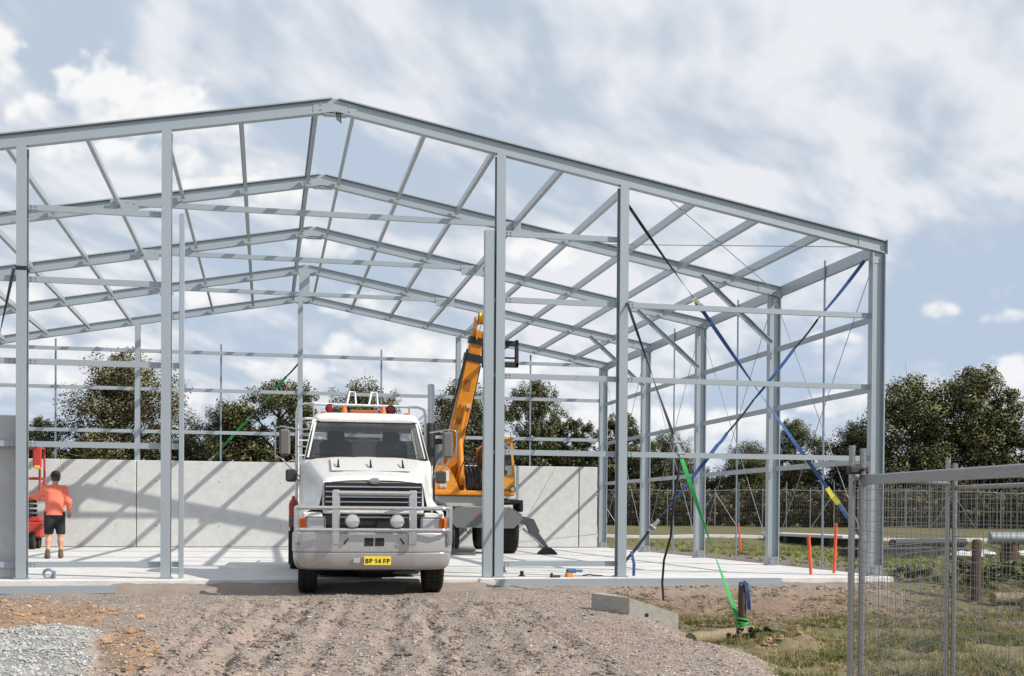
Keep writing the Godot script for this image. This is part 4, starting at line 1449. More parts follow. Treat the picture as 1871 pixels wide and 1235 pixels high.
	var bsec := func(w: float, h: float) -> PackedVector2Array:
		return PackedVector2Array([Vector2(-w, -h * 0.7), Vector2(-w * 0.7, -h), Vector2(w * 0.7, -h), Vector2(w, -h * 0.7), Vector2(w, h * 0.8), Vector2(w * 0.85, h), Vector2(-w * 0.85, h), Vector2(-w, h * 0.8)])
	var b0 := MB.new()
	b0.sweep(bsec.call(0.205, 0.26), a0 - dirn * 0.55, a0.lerp(a1, 0.74), Vector3(0, 0, 1))
	var boom := obj(b0, "boom", M.orange, c)
	var b1 := MB.new()
	b1.sweep(bsec.call(0.165, 0.21), a0.lerp(a1, 0.70), a0.lerp(a1, 0.93), Vector3(0, 0, 1))
	obj(b1, "inner_boom", M.orange, boom)
	var bc := MB.new()
	bc.sweep(bsec.call(0.225, 0.28), a0.lerp(a1, 0.725), a0.lerp(a1, 0.775), Vector3(0, 0, 1))
	bc.sweep(bsec.call(0.20, 0.25), a0.lerp(a1, 0.84), a0.lerp(a1, 0.885), Vector3(0, 0, 1))
	bc.tube([a0 + Vector3(-0.25, 0.3, 0.25), a0.lerp(a1, 0.80) + Vector3(-0.22, 0, 0.25)], [0.03], 8)
	obj(bc, "boom_collar", M.black, boom)
	var ram := MB.new()
	ram.tube([Vector3(-0.38, 1.75, -0.55), a0.lerp(a1, 0.20) + Vector3(0.05, 0, 0.42)], [0.085], 14)
	ram.tube([a0.lerp(a1, 0.20) + Vector3(0.05, 0, 0.42), a0.lerp(a1, 0.42) + Vector3(0.06, 0, 0.30)], [0.045], 12)
	ram.lathe([Vector2(0, -0.12), Vector2(0.09, -0.12), Vector2(0.09, 0.12), Vector2(0, 0.12)], a0.lerp(a1, 0.42) + Vector3(0.06, 0, 0.29), Vector3(1, 0, 0.4), 16)
	obj(ram, "lifting_ram", M.orange, boom)
	var pin := MB.new()
	pin.lathe([Vector2(0.05, 0), Vector2(0.05, 0.03), Vector2(0, 0.035)], a0.lerp(a1, 0.42) + Vector3(0.10, 0, 0.385), Vector3(0.15, 0, 1), 14)
	obj(pin, "pin_cap", M.lens, boom)
	# boom head with its sheave and the black lifting frame on it
	var hd := MB.new()
	for x in [-0.16, 0.12]:
		hd.sweep(PackedVector2Array([Vector2(-0.22, -0.35), Vector2(0.22, -0.35), Vector2(0.24, 0.1), Vector2(0.1, 0.26), Vector2(-0.12, 0.26), Vector2(-0.24, 0.05)]), a1 + Vector3(x, -0.18, 0), a1 + Vector3(x + 0.03, -0.18, 0), Vector3.UP)
	var head := obj(hd, "boom_head", M.orange, boom)
	var sv := MB.new()
	sv.lathe([Vector2(0, -0.06), Vector2(0.17, -0.06), Vector2(0.14, 0.0), Vector2(0.17, 0.06), Vector2(0, 0.06)], a1 + Vector3(0, 0.05, 0.02), Vector3(1, 0, 0), 24)
	obj(sv, "sheave", M.yellow, head)
	var fr := MB.new()
	fr.block(Vector3(0.58, 5.52, -1.0), Vector3(1.16, 0.14, 0.10), 0.02)
	fr.block(Vector3(1.13, 5.26, -1.0), Vector3(0.10, 0.72, 0.10), 0.02)
	fr.block(Vector3(0.70, 5.14, -1.0), Vector3(0.96, 0.045, 0.06), 0.01)
	fr.block(Vector3(0.70, 4.96, -1.0), Vector3(0.96, 0.14, 0.10), 0.02)
	fr.block(Vector3(0.24, 5.21, -1.0), Vector3(0.09, 0.70, 0.10), 0.02)
	fr.block(Vector3(0.12, 5.42, -0.95), Vector3(0.30, 0.16, 0.3), 0.02)
	fr.tube([Vector3(0.6, 5.27, -0.99), Vector3(0.92, 5.45, -0.99)], [0.03], 6)
	obj(fr, "lifting_frame", M.black, boom)
	var rope := MB.new()
	for x in [-0.05, 0.05]:
		rope.tube([a1 + Vector3(x, 0.2, 0.12), a0 + Vector3(x, 0.3, 0.33)], [0.008], 6)
	obj(rope, "hoist_rope", M.dark, boom)
	# operator's cab
	var cab := MB.new()
	cab.block(Vector3(0.66, 1.82, -0.72), Vector3(0.52, 0.42, 1.36), 0.05)
	for x in [0.435, 0.885]:
		pillar(cab, Vector3(x, 2.0, -0.08), Vector3(x - (0.05 if x > 0.6 else -0.02), 2.93, -0.22), 0.03, 0.03)
		pillar(cab, Vector3(x, 2.0, -1.36), Vector3(x - (0.05 if x > 0.6 else -0.02), 2.93, -1.32), 0.03, 0.04)
	cab.block(Vector3(0.65, 2.96, -0.78), Vector3(0.50, 0.10, 1.22), 0.04)
	var oc := obj(cab, "operator_cab", M.orange_pale, c)
	var g := MB.new()
	g.quad(Vector3(0.46, 2.02, -0.075), Vector3(0.86, 2.02, -0.075), Vector3(0.82, 2.92, -0.21), Vector3(0.48, 2.92, -0.21))
	g.quad(Vector3(0.895, 2.02, -0.1), Vector3(0.895, 2.02, -1.34), Vector3(0.845, 2.92, -1.3), Vector3(0.845, 2.92, -0.24))
	g.quad(Vector3(0.425, 2.02, -1.34), Vector3(0.425, 2.02, -0.1), Vector3(0.445, 2.92, -0.24), Vector3(0.445, 2.92, -1.3))
	obj(g, "cab_glass", M.glass, oc)
	var st := MB.new()
	st.block(Vector3(0.66, 2.12, -0.95), Vector3(0.40, 0.14, 0.4), 0.04)
	st.block(Vector3(0.66, 2.42, -1.16), Vector3(0.40, 0.56, 0.12), 0.04)
	obj(st, "seat", M.seat, oc)
	var cl := MB.new()
	cl.lathe([Vector2(0.075, -0.03), Vector2(0.075, 0.03), Vector2(0.06, 0.03)], Vector3(0.845, 1.66, -0.03), Vector3(0, 0, 1), 18)
	var lamp := obj(cl, "work_lamp", M.black, oc)
	var cg := MB.new()
	cg.lathe([Vector2(0.058, 0), Vector2(0.04, 0.015), Vector2(0, 0.02)], Vector3(0.845, 1.66, -0.005), Vector3(0, 0, 1), 16)
	obj(cg, "lens", M.lens, lamp)
	var cw := MB.new()
	cw.block(Vector3(-0.1, 1.95, -2.45), Vector3(1.9, 0.65, 0.45), 0.06)
	obj(cw, "counterweight", M.orange, c)
	# machinery in the gap between housing and cab
	var mc := MB.new()
	mc.block(Vector3(0.02, 1.95, -1.35), Vector3(0.62, 0.66, 0.9), 0.04)
	for k in 5:
		var hx := -0.28 + 0.11 * k
		mc.tube([Vector3(hx, 1.66, -0.35), Vector3(hx + 0.03, 2.0, -0.28 - 0.05 * (k % 2)), Vector3(hx - 0.04, 2.3, -0.5), Vector3(hx - 0.1, 2.52, -0.85)], [0.02], 6)
	mc.lathe([Vector2(0, 0), Vector2(0.13, 0), Vector2(0.13, 0.5), Vector2(0, 0.5)], Vector3(0.02, 1.72, -0.75), Vector3(1, 0, 0), 16)
	obj(mc, "hydraulics", M.dark, c)
	var hs := MB.new()
	for k in 2:
		hs.tube([a0 + Vector3(0.24, 0.1 + 0.1 * k, 0.1), a0.lerp(a1, 0.3) + Vector3(0.235, 0.0, 0.12 + 0.05 * k), a0.lerp(a1, 0.7) + Vector3(0.23, 0.0, 0.1 + 0.04 * k)], [0.016], 6)
	obj(hs, "boom_hose", M.black, boom)
	for q in [[0.30, 0.16], [0.52, 0.30]]:
		var dc := MB.new()
		dc.sweep(PackedVector2Array([Vector2(-0.09, -0.003), Vector2(0.09, -0.003), Vector2(0.09, 0.003), Vector2(-0.09, 0.003)]), a0.lerp(a1, q[0]) + Vector3(-0.03, 0, 0.263), a0.lerp(a1, q[0]) + dirn * q[1] + Vector3(-0.03, 0, 0.263), Vector3(0, 0, 1))
		obj(dc, "boom_decal", M.orange_dark, boom)
	# exhaust and air cleaner on the housing
	var ac := MB.new()
	ac.tube([Vector3(-1.02, 2.22, -0.5), Vector3(-1.02, 2.72, -0.5)], [0.16], 18)
	ac.tube([Vector3(-1.02, 2.72, -0.5), Vector3(-1.02, 2.80, -0.5)], [0.12], 18)
	obj(ac, "air_cleaner", M.crane_grey, eng)
	var mirror := MB.new()
	mirror.block(Vector3(0.98, 2.55, -0.12), Vector3(0.10, 0.26, 0.05), 0.02)
	mirror.tube([Vector3(0.86, 2.75, -0.2), Vector3(0.98, 2.70, -0.12)], [0.012], 6)
	obj(mirror, "mirror", M.black, oc)

# ---------------------------------------------------------------- trees
# lobes: [x, y, z, radius across, radius up]; leaves are small faces spread through each lobe
func leafy(m: MB, r: RandomNumberGenerator, at: Vector3, rx: float, ry: float, count: int, size: float, hue: Vector3, droop: float) -> void:
	# sub-clumps give the lobe an uneven outline and inner shade
	var clumps: Array = []
	for k in maxi(6, count / 70):
		var d := Vector3(r.randfn(), r.randfn(), r.randfn()).normalized()
		var q := pow(r.randf(), 0.45)
		clumps.append([at + Vector3(d.x * rx, d.y * ry, d.z * rx) * q, r.randf_range(0.23, 0.40) * rx, r.randf_range(0.78, 1.22), r.randf()])
	for k in count:
		var c: Array = clumps[r.randi() % clumps.size()]
		var d := Vector3(r.randfn(), r.randfn(), r.randfn()).normalized() * pow(r.randf(), 0.4)
		var p: Vector3 = c[0] + d * c[1]
		p.y -= droop * absf(d.x) * c[1]
		var u := Vector3(r.randfn(), r.randfn() * 0.6, r.randfn()).normalized()
		var w := u.cross(Vector3(r.randfn(), r.randfn(), r.randfn())).normalized()
		var s := size * r.randf_range(0.6, 1.4)
		var nn := (d + Vector3(r.randfn(), r.randfn(), r.randfn()) * 0.10 + (p - at).normalized() * 0.45).normalized()
		var h: Vector3 = hue * c[2] * r.randf_range(0.86, 1.14)
		if c[3] > 0.86:
			h = h.lerp(Vector3(0.18, 0.11, 0.06), 0.55)
		elif c[3] < 0.15:
			h = h.lerp(Vector3(0.20, 0.19, 0.06), 0.5)
		m.color = Color(h.x, h.y, h.z)
		var a := p - u * s
		var b := p + w * s * 0.42
		var e := p + u * s
		var f := p - w * s * 0.42
		m.v.append(a); m.v.append(e); m.v.append(b); m.v.append(a); m.v.append(f); m.v.append(e)
		for i in 6:
			m.n.append(nn)
			m.c.append(m.color)

func grow_tree(sd: int, h: float, wide: float, lobes: int, leaf: int, hue: Vector3, gum: bool, low := 0.16) -> Dictionary:
	var r := RandomNumberGenerator.new()
	r.seed = sd
	var crown := MB.new()
	var wood := MB.new()
	var fork := h * (0.27 if gum else low)
	var lean := Vector3(r.randf_range(-0.06, 0.06), 1, r.randf_range(-0.06, 0.06))
	var tr := h * 0.022
	wood.tube([Vector3(0, -0.3, 0), lean * fork * 0.5 + Vector3(r.randf_range(-0.1, 0.1), 0, 0), lean * fork, lean * h * 0.62, lean * h * 0.84], [tr * 1.35, tr * 1.1, tr * 0.95, tr * 0.5, tr * 0.15], 8)
	for k in lobes:
		var t := (k + 0.5) / lobes
		var y := lerpf(fork * (1.05 if gum else 0.75), h * 0.90, pow(t, 0.75))
		var rel := (y - fork) / (h - fork)
		var reach := wide * (0.35 + 0.65 * sin(PI * clampf(0.16 + rel * 0.80, 0.0, 1.0)))
		var a := k * 2.399 + r.randf_range(-0.5, 0.5)
		var q := reach * (r.randf_range(0.45, 0.95) if k < lobes - 2 else r.randf_range(0.0, 0.3))
		var p := Vector3(cos(a) * q, y, sin(a) * q)
		var rx := wide * r.randf_range(0.38, 0.54) * (1.0 if not gum else 0.80)
		var ry := rx * (r.randf_range(0.62, 0.95) if not gum else r.randf_range(0.5, 0.75))
		leafy(crown, r, p, rx, ry, leaf, 0.085, hue, 0.35 if gum else 0.15)
		var root := lean * clampf(y - q * 0.75, fork * 0.7, h * 0.8)
		var mid := root.lerp(p, 0.55) + Vector3(0, q * 0.10, 0)
		var br := tr * (0.30 + 0.22 * (1.0 - rel))
		wood.tube([root, mid, p, p + (p - mid) * 0.4], [br, br * 0.7, br * 0.4, br * 0.12], 6)
		for i in 3:
			var tip := p + Vector3(r.randfn() * rx, r.randfn() * ry, r.randfn() * rx) * 0.6
			wood.tube([mid.lerp(p, 0.5), tip], [br * 0.35, br * 0.08], 5)
	return {"crown": crown.mesh(), "trunk": wood.mesh(), "h": h}

func plant(kind: Dictionary, called: String, label: String, category: String, group: String, x: float, z: float, h: float, turn: float, wide := 1.0) -> void:
	var o := base(called, label, category, Vector3(x, height(x, z) - 0.05, z), turn, group)
	var s: float = h / kind.h
	o.scale = Vector3(s * wide, s, s * wide)
	shape(kind.trunk, "trunk", M.bark, o)
	shape(kind.crown, "crown", M.leaf, o)

func make_trees() -> void:
	var olive := Vector3(0.160, 0.185, 0.080)
	var dark := Vector3(0.125, 0.150, 0.068)
	var warm := Vector3(0.205, 0.195, 0.088)
	var kinds := {
		"big": grow_tree(101, 11.0, 3.7, 27, 1900, warm, false),
		"gum": grow_tree(202, 10.0, 3.3, 20, 1700, olive, true),
		"tall": grow_tree(303, 10.0, 2.5, 17, 1600, dark, true),
		"round": grow_tree(404, 9.5, 3.4, 26, 1850, olive, false),
		"bush": grow_tree(505, 4.5, 2.5, 14, 1000, dark, false, 0.03),
		"scrub": grow_tree(606, 3.5, 2.2, 12, 900, warm * 0.75, false, 0.02)}
	var far := "trees standing beyond the shed"
	# kind, x, z, height, turn, width, label
	for q in [["big", -10.0, -59.5, 10.7, 0.3, 1.0, "broad brownish tree, the tallest behind the concrete back wall"], ["gum", -14.9, -60.5, 6.9, 1.0, 0.75, "small gum tree behind the scissor lift"], ["gum", -6.0, -62.0, 6.3, 2.0, 0.7, "low gum tree next to the broad brownish tree"], ["round", -3.6, -58.5, 7.5, 0.7, 0.85, "rounded tree behind the lower end of the far green strap"],
		["gum", -0.3, -57.5, 9.4, 2.9, 0.95, "tall gum tree behind the middle back column"], ["round", 4.8, -56.5, 8.9, 1.9, 0.75, "rounded tree directly behind the truck cab"], ["round", 11.2, -55.5, 9.0, 4.0, 0.85, "rounded tree behind the crane boom"], ["tall", 9.0, -58.0, 6.6, 0.3, 0.9, "lower dark tree between the truck and the crane boom"],
		["gum", 15.6, -54.2, 9.5, 0.9, 0.62, "slender tall gum tree with gappy crown beyond the crane"], ["tall", 17.9, -53.8, 7.2, 2.2, 0.8, "shorter dark gum tree beside the slender tall gum"], ["tall", 20.7, -53.2, 7.6, 4.4, 1.0, "dark gum tree behind the far corner of the shed"], ["round", 23.7, -52.6, 5.9, 5.2, 0.8, "low rounded tree behind the ratchet of the green strap"],
		["round", 28.6, -51.5, 5.2, 2.6, 1.0, "lowest rounded tree behind the open side of the shed"], ["gum", 31.4, -51.0, 7.1, 5.0, 0.75, "gum tree behind the second side column of the shed"], ["round", 35.0, -50.3, 6.5, 0.4, 0.85, "rounded tree just inside the corner column of the shed"],
		["round", 38.6, -49.4, 9.4, 3.3, 1.05, "dense rounded tree just outside the corner column of the shed"], ["gum", 42.4, -48.7, 10.5, 1.6, 1.0, "tallest gum tree above the temporary fence panels"], ["round", 44.6, -50.5, 8.0, 5.5, 1.0, "rounded tree beneath the tallest gum tree"], ["gum", 48.5, -47.0, 8.4, 3.8, 1.1, "spreading gum tree past the tallest gum tree"],
		["big", -21.0, -60.0, 9.0, 2.4, 0.9, "broad tree behind the front concrete wall panel"], ["round", 53.0, -45.0, 9.0, 0.9, 1.0, "rounded tree at the far end of the boundary fence"], ["gum", -27.0, -61.0, 9.0, 0.1, 1.0, "gum tree at the end of the tree line behind the wall panels"]]:
		plant(kinds[q[0]], "gum_tree" if q[0] in ["gum", "tall"] else "bushy_tree", q[6], "tree", far, q[1], q[2], q[3], q[4], q[5])
	# a belt of shrubs under and between them
	var r := RandomNumberGenerator.new()
	r.seed = 77
	for k in 46:
		var x := -30.0 + 88.0 * k / 45.0 + r.randf_range(-0.6, 0.6)
		var z := -59.0 + 0.195 * (x + 12.0) + r.randf_range(-4.0, 2.0) - 2.0
		var left := x < 24.0
		plant(kinds["bush"] if r.randf() < 0.62 else kinds["scrub"], "shrub", "dark leafy shrub in the belt under the far trees", "shrub", "shrubs under the far trees", x, z, (r.randf_range(3.8, 5.3) if left else r.randf_range(2.9, 4.3)), r.randf() * TAU, r.randf_range(0.95, 1.3))
	for k in 26:
		var x := 13.0 + 36.0 * k / 25.0 + r.randf_range(-0.4, 0.4)
		plant(kinds["scrub"], "hedge_shrub", "low dark shrub close behind the boundary fence", "shrub", "shrubs behind the boundary fence", x, -45.6 + 0.2 * (x - 16.0) + r.randf_range(-0.8, 0.4), r.randf_range(1.9, 2.5), r.randf() * TAU, r.randf_range(1.0, 1.3))
	# weeds by the slab corner and the timber post
	for q in [[9.75, 0.35, 0.42], [10.5, 1.1, 0.62], [11.3, 0.6, 0.5], [4.35, 5.75, 0.22], [4.6, 5.95, 0.20], [11.9, 1.3, 0.55], [12.9, 0.9, 0.6]]:
		var m := MB.new()
		var hgt: float = q[2]
		for i in 5:
			var o := Vector3(r.randfn(), 0, r.randfn()) * hgt * 0.45
			leafy(m, r, o + Vector3(0, hgt * r.randf_range(0.25, 0.5), 0), hgt * 0.42, hgt * 0.38, 150, hgt * 0.07 + 0.008, Vector3(0.10, 0.14, 0.055), 0.1)
		var w := obj(m, "weed_clump", M.leaf)
		w.position = Vector3(q[0], height(q[0], q[1]) - 0.01, q[1])
		tag(w, "clump of green leafy weeds near the slab corner" if q[0] > 9.0 else "small green weed clump beside the lying log", "weed", "weed clumps by the slab corner" if q[0] > 9.0 else "weeds beside the log")

# ---------------------------------------------------------------- fences
func fence_panel(a: Vector3, b: Vector3, top_r: float, label: String, low_ground: float) -> void:
	# a, b: tops of the two uprights
	var o := base("temporary_fence_panel", label, "fence panel", Vector3(a.x, low_ground, a.z), 0.0, "temporary fence panels")
	var off := Vector3(a.x, low_ground, a.z)
	var p := a - off
	var q := b - off
	var post_r := 0.0165
	for e in [p, q]:
		var m := MB.new()
		m.tube([Vector3(e.x, 0.02, e.z), e], [post_r], 12)
		obj(m, "upright", M.fence, o)
		var ft := MB.new()
		ft.block(Vector3(e.x, 0.07, e.z), Vector3(0.24, 0.14, 0.6), 0.03)
		obj(ft, "footing_block", M.concrete, o)
	var drop := Vector3(0, -0.165, 0)
	var tr := MB.new()
	if top_r > 0.02:
		tr.sweep(PackedVector2Array([Vector2(-0.02, -0.026), Vector2(0.02, -0.026), Vector2(0.02, 0.02), Vector2(0.014, 0.026), Vector2(-0.014, 0.026), Vector2(-0.02, 0.02)]), p + drop, q + drop, Vector3.UP)
	else:
		tr.tube([p + drop, q + drop], [top_r], 10)
	obj(tr, "top_rail", M.fence, o)
	var br := MB.new()
	br.tube([Vector3(p.x, 0.16, p.z), Vector3(q.x, 0.16, q.z)], [0.0165], 10)
	obj(br, "bottom_rail", M.fence, o)
	var w := MB.new()
	var n := int(p.distance_to(q) / 0.055)
	var s := Vector3(0, 0, 0.004)
	for k in range(1, n):
		var t := float(k) / n
		var u := p.lerp(q, t) + drop + s
		w.tube([u, Vector3(u.x, 0.16, u.z)], [0.0013], 4, false)
	var rows := 32
	for k in range(1, rows):
		var t := float(k) / rows
		var lo0 := Vector3(p.x, 0.16, p.z)
		var lo1 := Vector3(q.x, 0.16, q.z)
		w.tube([(p + drop).lerp(lo0, t) - s * 0.2, (q + drop).lerp(lo1, t) - s * 0.2], [0.0013], 4, false)
	var mesh := obj(w, "wire_mesh", M.wire, o)
	mesh.set_meta("kind", "stuff")

func make_fences() -> void:
	fence_panel(Vector3(2.045, 1.372, 13.17), Vector3(1.77, 1.358, 15.35), 0.026, "temporary fence panel with heavy square top rail and wire mesh", -0.68)
	fence_panel(Vector3(1.993, 1.388, 13.15), Vector3(3.438, 1.405, 11.71), 0.0165, "temporary mesh fence panel between two joined pairs of pipe uprights", -0.68)
	fence_panel(Vector3(3.478, 1.375, 11.73), Vector3(3.27, 1.372, 13.75), 0.0165, "temporary mesh fence panel with a bright thin round top rail", -0.68)
	var cl := base("fence_clamp", "dark steel clamp joining the two fence uprights", "clamp", Vector3(2.02, 1.26, 13.16))
	var m := MB.new()
	m.block(Vector3(0, 0, 0), Vector3(0.115, 0.045, 0.05), 0.01)
	m.tube([Vector3(0.01, 0.0, -0.05), Vector3(0.01, 0.0, 0.06)], [0.008], 6)
	obj(m, "clamp_plate", M.dark, cl)
	# chain wire boundary fence far behind
	var f0 := Vector3(14.0, 0, -44.4)
	var f1 := Vector3(47.0, 0, -37.6)
	var o := base("boundary_fence", "tall chain wire boundary fence with pipe posts behind the shed", "fence")
	var n := 26
	var tops: Array = []
	for k in n + 1:
		var p := f0.lerp(f1, float(k) / n)
		p.y = height(p.x, p.z)
		var post := MB.new()
		post.tube([p - Vector3(0, 0.2, 0), p + Vector3(0, 2.45 if k % 2 == 0 else 2.15, 0)], [0.035], 8)
		if k % 5 == 2:
			post.tube([p + Vector3(0, 1.9, 0), p + Vector3(1.2, 0.0, 0.25)], [0.025], 6)
			post.tube([p + Vector3(0, 1.9, 0), p + Vector3(-1.2, 0.0, -0.25)], [0.025], 6)
		obj(post, "fence_post", M.fence, o)
		tops.append(p)
	var rail := MB.new()
	for k in n:
		rail.tube([tops[k] + Vector3(0, 2.0, 0), tops[k + 1] + Vector3(0, 2.0, 0)], [0.028], 6)
	obj(rail, "top_rail", M.fence, o)
	var w := MB.new()
	for k in n:
		var a: Vector3 = tops[k]
		var b: Vector3 = tops[k + 1]
		for i in 9:
			var y := 0.1 + 0.22 * i
			w.tube([a + Vector3(0, y, 0), b + Vector3(0, y, 0)], [0.003], 3, false)
		for i in 10:
			var p := a.lerp(b, i / 10.0)
			w.tube([p + Vector3(0, 0.05, 0), p + (b - a) * 0.1 + Vector3(0, 2.0, 0)], [0.003], 3, false)
			w.tube([p + Vector3(0, 2.0, 0), p + (b - a) * 0.1 + Vector3(0, 0.05, 0)], [0.003], 3, false)
	var mesh := obj(w, "chain_wire", M.wire, o)
	mesh.set_meta("kind", "stuff")

# ---------------------------------------------------------------- ratchet straps
func ribbon(m: MB, pts: Array, w: float) -> void:
	# webbing with a slow twist
	for k in pts.size() - 1:
		var a: Vector3 = pts[k]
		var b: Vector3 = pts[k + 1]
		var d := (b - a).normalized()
		var s := d.cross(Vector3(0, 0, 1))
		if s.length() < 0.2:
			s = d.cross(Vector3(1, 0, 0))
		s = s.normalized()
		var n := maxi(2, int((b - a).length() / 0.12))
		var prev: Array = []
		for i in n + 1:
			var t := float(i) / n
			var q := s.rotated(d, t * (b - a).length() * 1.15 + 0.4 * k)
			var c := a.lerp(b, t) + Vector3(0, -0.02 * sin(PI * t), 0)
			var nn := d.cross(q) * 0.002
			var ring := [c - q * w * 0.5 - nn, c + q * w * 0.5 - nn, c + q * w * 0.5 + nn, c - q * w * 0.5 + nn]
			if i > 0:
				for e in 4:
					m.quad(prev[e], prev[(e + 1) % 4], ring[(e + 1) % 4], ring[e])
			prev = ring

func strap(label: String, parts: Array, group := "") -> Node3D:
	var o := base("ratchet_strap", label, "strap", Vector3.ZERO, 0.0, group)
	for p in parts:
		var m := MB.new()
		ribbon(m, p[2], p[3])
		obj(m, p[0], p[1], o)
	return o

func buckle(parent: Node3D, at: Vector3, dirn: Vector3) -> void:
	var m := MB.new()
	var b := Basis.looking_at(dirn.normalized(), Vector3(0, 0, 1))
	m.block(at, Vector3(0.075, 0.05, 0.20), 0.012, b)
	m.lathe([Vector2(0, -0.05), Vector2(0.03, -0.05), Vector2(0.03, 0.05), Vector2(0, 0.05)], at + Vector3(0, 0, 0.02), b.x, 12)
	m.block(at + b.z * 0.09 + Vector3(0, 0, 0.04), Vector3(0.06, 0.02, 0.14), 0.006, b)
	obj(m, "ratchet_buckle", M.steel_dull, parent)

func make_straps() -> void:
	var z := -0.13
	var a := Vector3(4.79, 6.20, z)
	var b := Vector3(9.13, 0.62, z)
	var s := strap("blue ratchet strap running from a column head down to the corner column foot", [["dark_webbing", M.strap_black, [a.lerp(b, 0.0), a.lerp(b, 0.275)], 0.05], ["yellow_sleeve", M.strap_yellow, [a.lerp(b, 0.275), a.lerp(b, 0.315)], 0.075], ["blue_webbing", M.strap_blue, [a.lerp(b, 0.315), a.lerp(b, 0.84)], 0.065], ["yellow_sleeve", M.strap_yellow, [a.lerp(b, 0.84), a.lerp(b, 0.89)], 0.08], ["blue_tail", M.strap_blue, [a.lerp(b, 0.89), a.lerp(b, 1.0)], 0.06]])
	buckle(s, a.lerp(b, 0.30), b - a)
	var c := Vector3(9.10, 5.45, z - 0.02)
	var d := Vector3(4.80, 0.22, z - 0.02)
	s = strap("blue ratchet strap running from the corner column head to a column foot", [["blue_webbing", M.strap_blue, [c.lerp(d, 0.0), c.lerp(d, 0.20)], 0.06], ["dark_webbing", M.strap_black, [c.lerp(d, 0.20), c.lerp(d, 0.30)], 0.035], ["blue_webbing", M.strap_blue, [c.lerp(d, 0.30), c.lerp(d, 0.47)], 0.055], ["dark_webbing", M.strap_black, [c.lerp(d, 0.47), c.lerp(d, 0.58)], 0.035], ["blue_webbing", M.strap_blue, [c.lerp(d, 0.58), c.lerp(d, 0.62)], 0.055], ["blue_webbing", M.strap_blue, [c.lerp(d, 0.62), c.lerp(d, 0.86)], 0.065], ["yellow_sleeve", M.strap_yellow, [c.lerp(d, 0.86), c.lerp(d, 0.90)], 0.05], ["dark_webbing", M.strap_black, [c.lerp(d, 0.90), c.lerp(d, 1.0)], 0.05]])
	buckle(s, c.lerp(d, 0.885), d - c)
	var tail := MB.new()
	ribbon(tail, [Vector3(4.92, 0.42, -0.1), Vector3(4.95, 0.22, -0.05), Vector3(4.93, 0.012, 0.0)], 0.05)
	obj(tail, "blue_tail", M.strap_blue, s)
	# green strap out to the timber post
	a = Vector3(4.75, 4.50, 0.10)
	b = Vector3(4.93, -0.34, 4.50)
	s = strap("green ratchet strap stretched from a steel column down to a timber post", [["dark_webbing", M.strap_black, [a.lerp(b, 0.0), a.lerp(b, 0.545)], 0.045], ["green_webbing", M.strap_green, [a.lerp(b, 0.545), a.lerp(b, 0.99)], 0.06]])
	buckle(s, a.lerp(b, 0.50), b - a)
	buckle(s, a.lerp(b, 0.535), b - a)
	var wrap := MB.new()
	var gy := height(4.99, 4.47)
	for k in 4:
		var loop: Array = []
		for i in 17:
			var t := TAU * i / 16.0
			loop.append(Vector3(4.99 + (0.066 + 0.012 * (k % 2)) * cos(t), gy + 0.03 + 0.03 * k + 0.015 * sin(t + k * 1.7), 4.47 + 0.07 * sin(t)))
		wrap.tube(loop, [0.013], 6, false)
	wrap.tube([Vector3(5.05, gy + 0.06, 4.50), Vector3(5.13, gy + 0.03, 4.58), Vector3(5.10, gy + 0.015, 4.68)], [0.010], 6)
	obj(wrap, "green_wrap", M.strap_green, s)
	var hose := base("black_hose", "black cord hanging from the ratchet of the green strap to the ground", "cord")
	var h := MB.new()
	var e: Vector3 = a.lerp(b, 0.535)
	h.tube([e, e + Vector3(-0.03, -0.3, 0.02), e + Vector3(-0.10, -0.7, 0.02), e + Vector3(-0.13, -1.2, 0.0), Vector3(e.x - 0.06, 0.35, e.z - 0.5), Vector3(e.x - 0.05, 0.0, e.z - 0.6), Vector3(e.x - 0.02, height(e.x, e.z - 0.62), e.z - 0.62)], [0.018], 8)
	obj(h, "cord", M.strap_black, hose)
	# black strap tied round the left column
	a = Vector3(-4.70, 4.60, 0.11)
	b = Vector3(-5.25, -0.17, 1.9)
	s = strap("black strap tied round a steel column and run out to the ground", [["webbing", M.strap_black, [a.lerp(b, 0.0), a.lerp(b, 1.0)], 0.05]])
	var tie := MB.new()
	tie.block(Vector3(-4.60, 4.62, 0.0), Vector3(0.165, 0.06, 0.225), 0.01)
	obj(tie, "strap_loop", M.strap_black, s)
	# green strap behind the back wall
	a = Vector3(-0.10, 5.48, -17.22)
	b = Vector3(-5.2, height(-5.2, -19.4) - 0.02, -19.4)
	s = strap("green and yellow ratchet strap running down from the middle back column", [["dark_webbing", M.strap_black, [a.lerp(b, 0.0), a.lerp(b, 0.07)], 0.05], ["green_webbing", M.strap_green, [a.lerp(b, 0.07), a.lerp(b, 0.43)], 0.075], ["green_webbing", M.strap_green, [a.lerp(b, 0.46), a.lerp(b, 0.50)], 0.05], ["orange_webbing", M.strap_orange, [a.lerp(b, 0.52), a.lerp(b, 1.0)], 0.06]])
	buckle(s, a.lerp(b, 0.51), b - a)

# ---------------------------------------------------------------- loose things on the site
func lying_channel(label: String, p0: Vector3, p1: Vector3) -> void:
	var o := base("steel_channel", label, "steel channel", Vector3.ZERO, 0.0)
	obj(single_cee(p0, p1, Vector3.UP, 0.11, 0.10), "channel_section", M.steel, o)

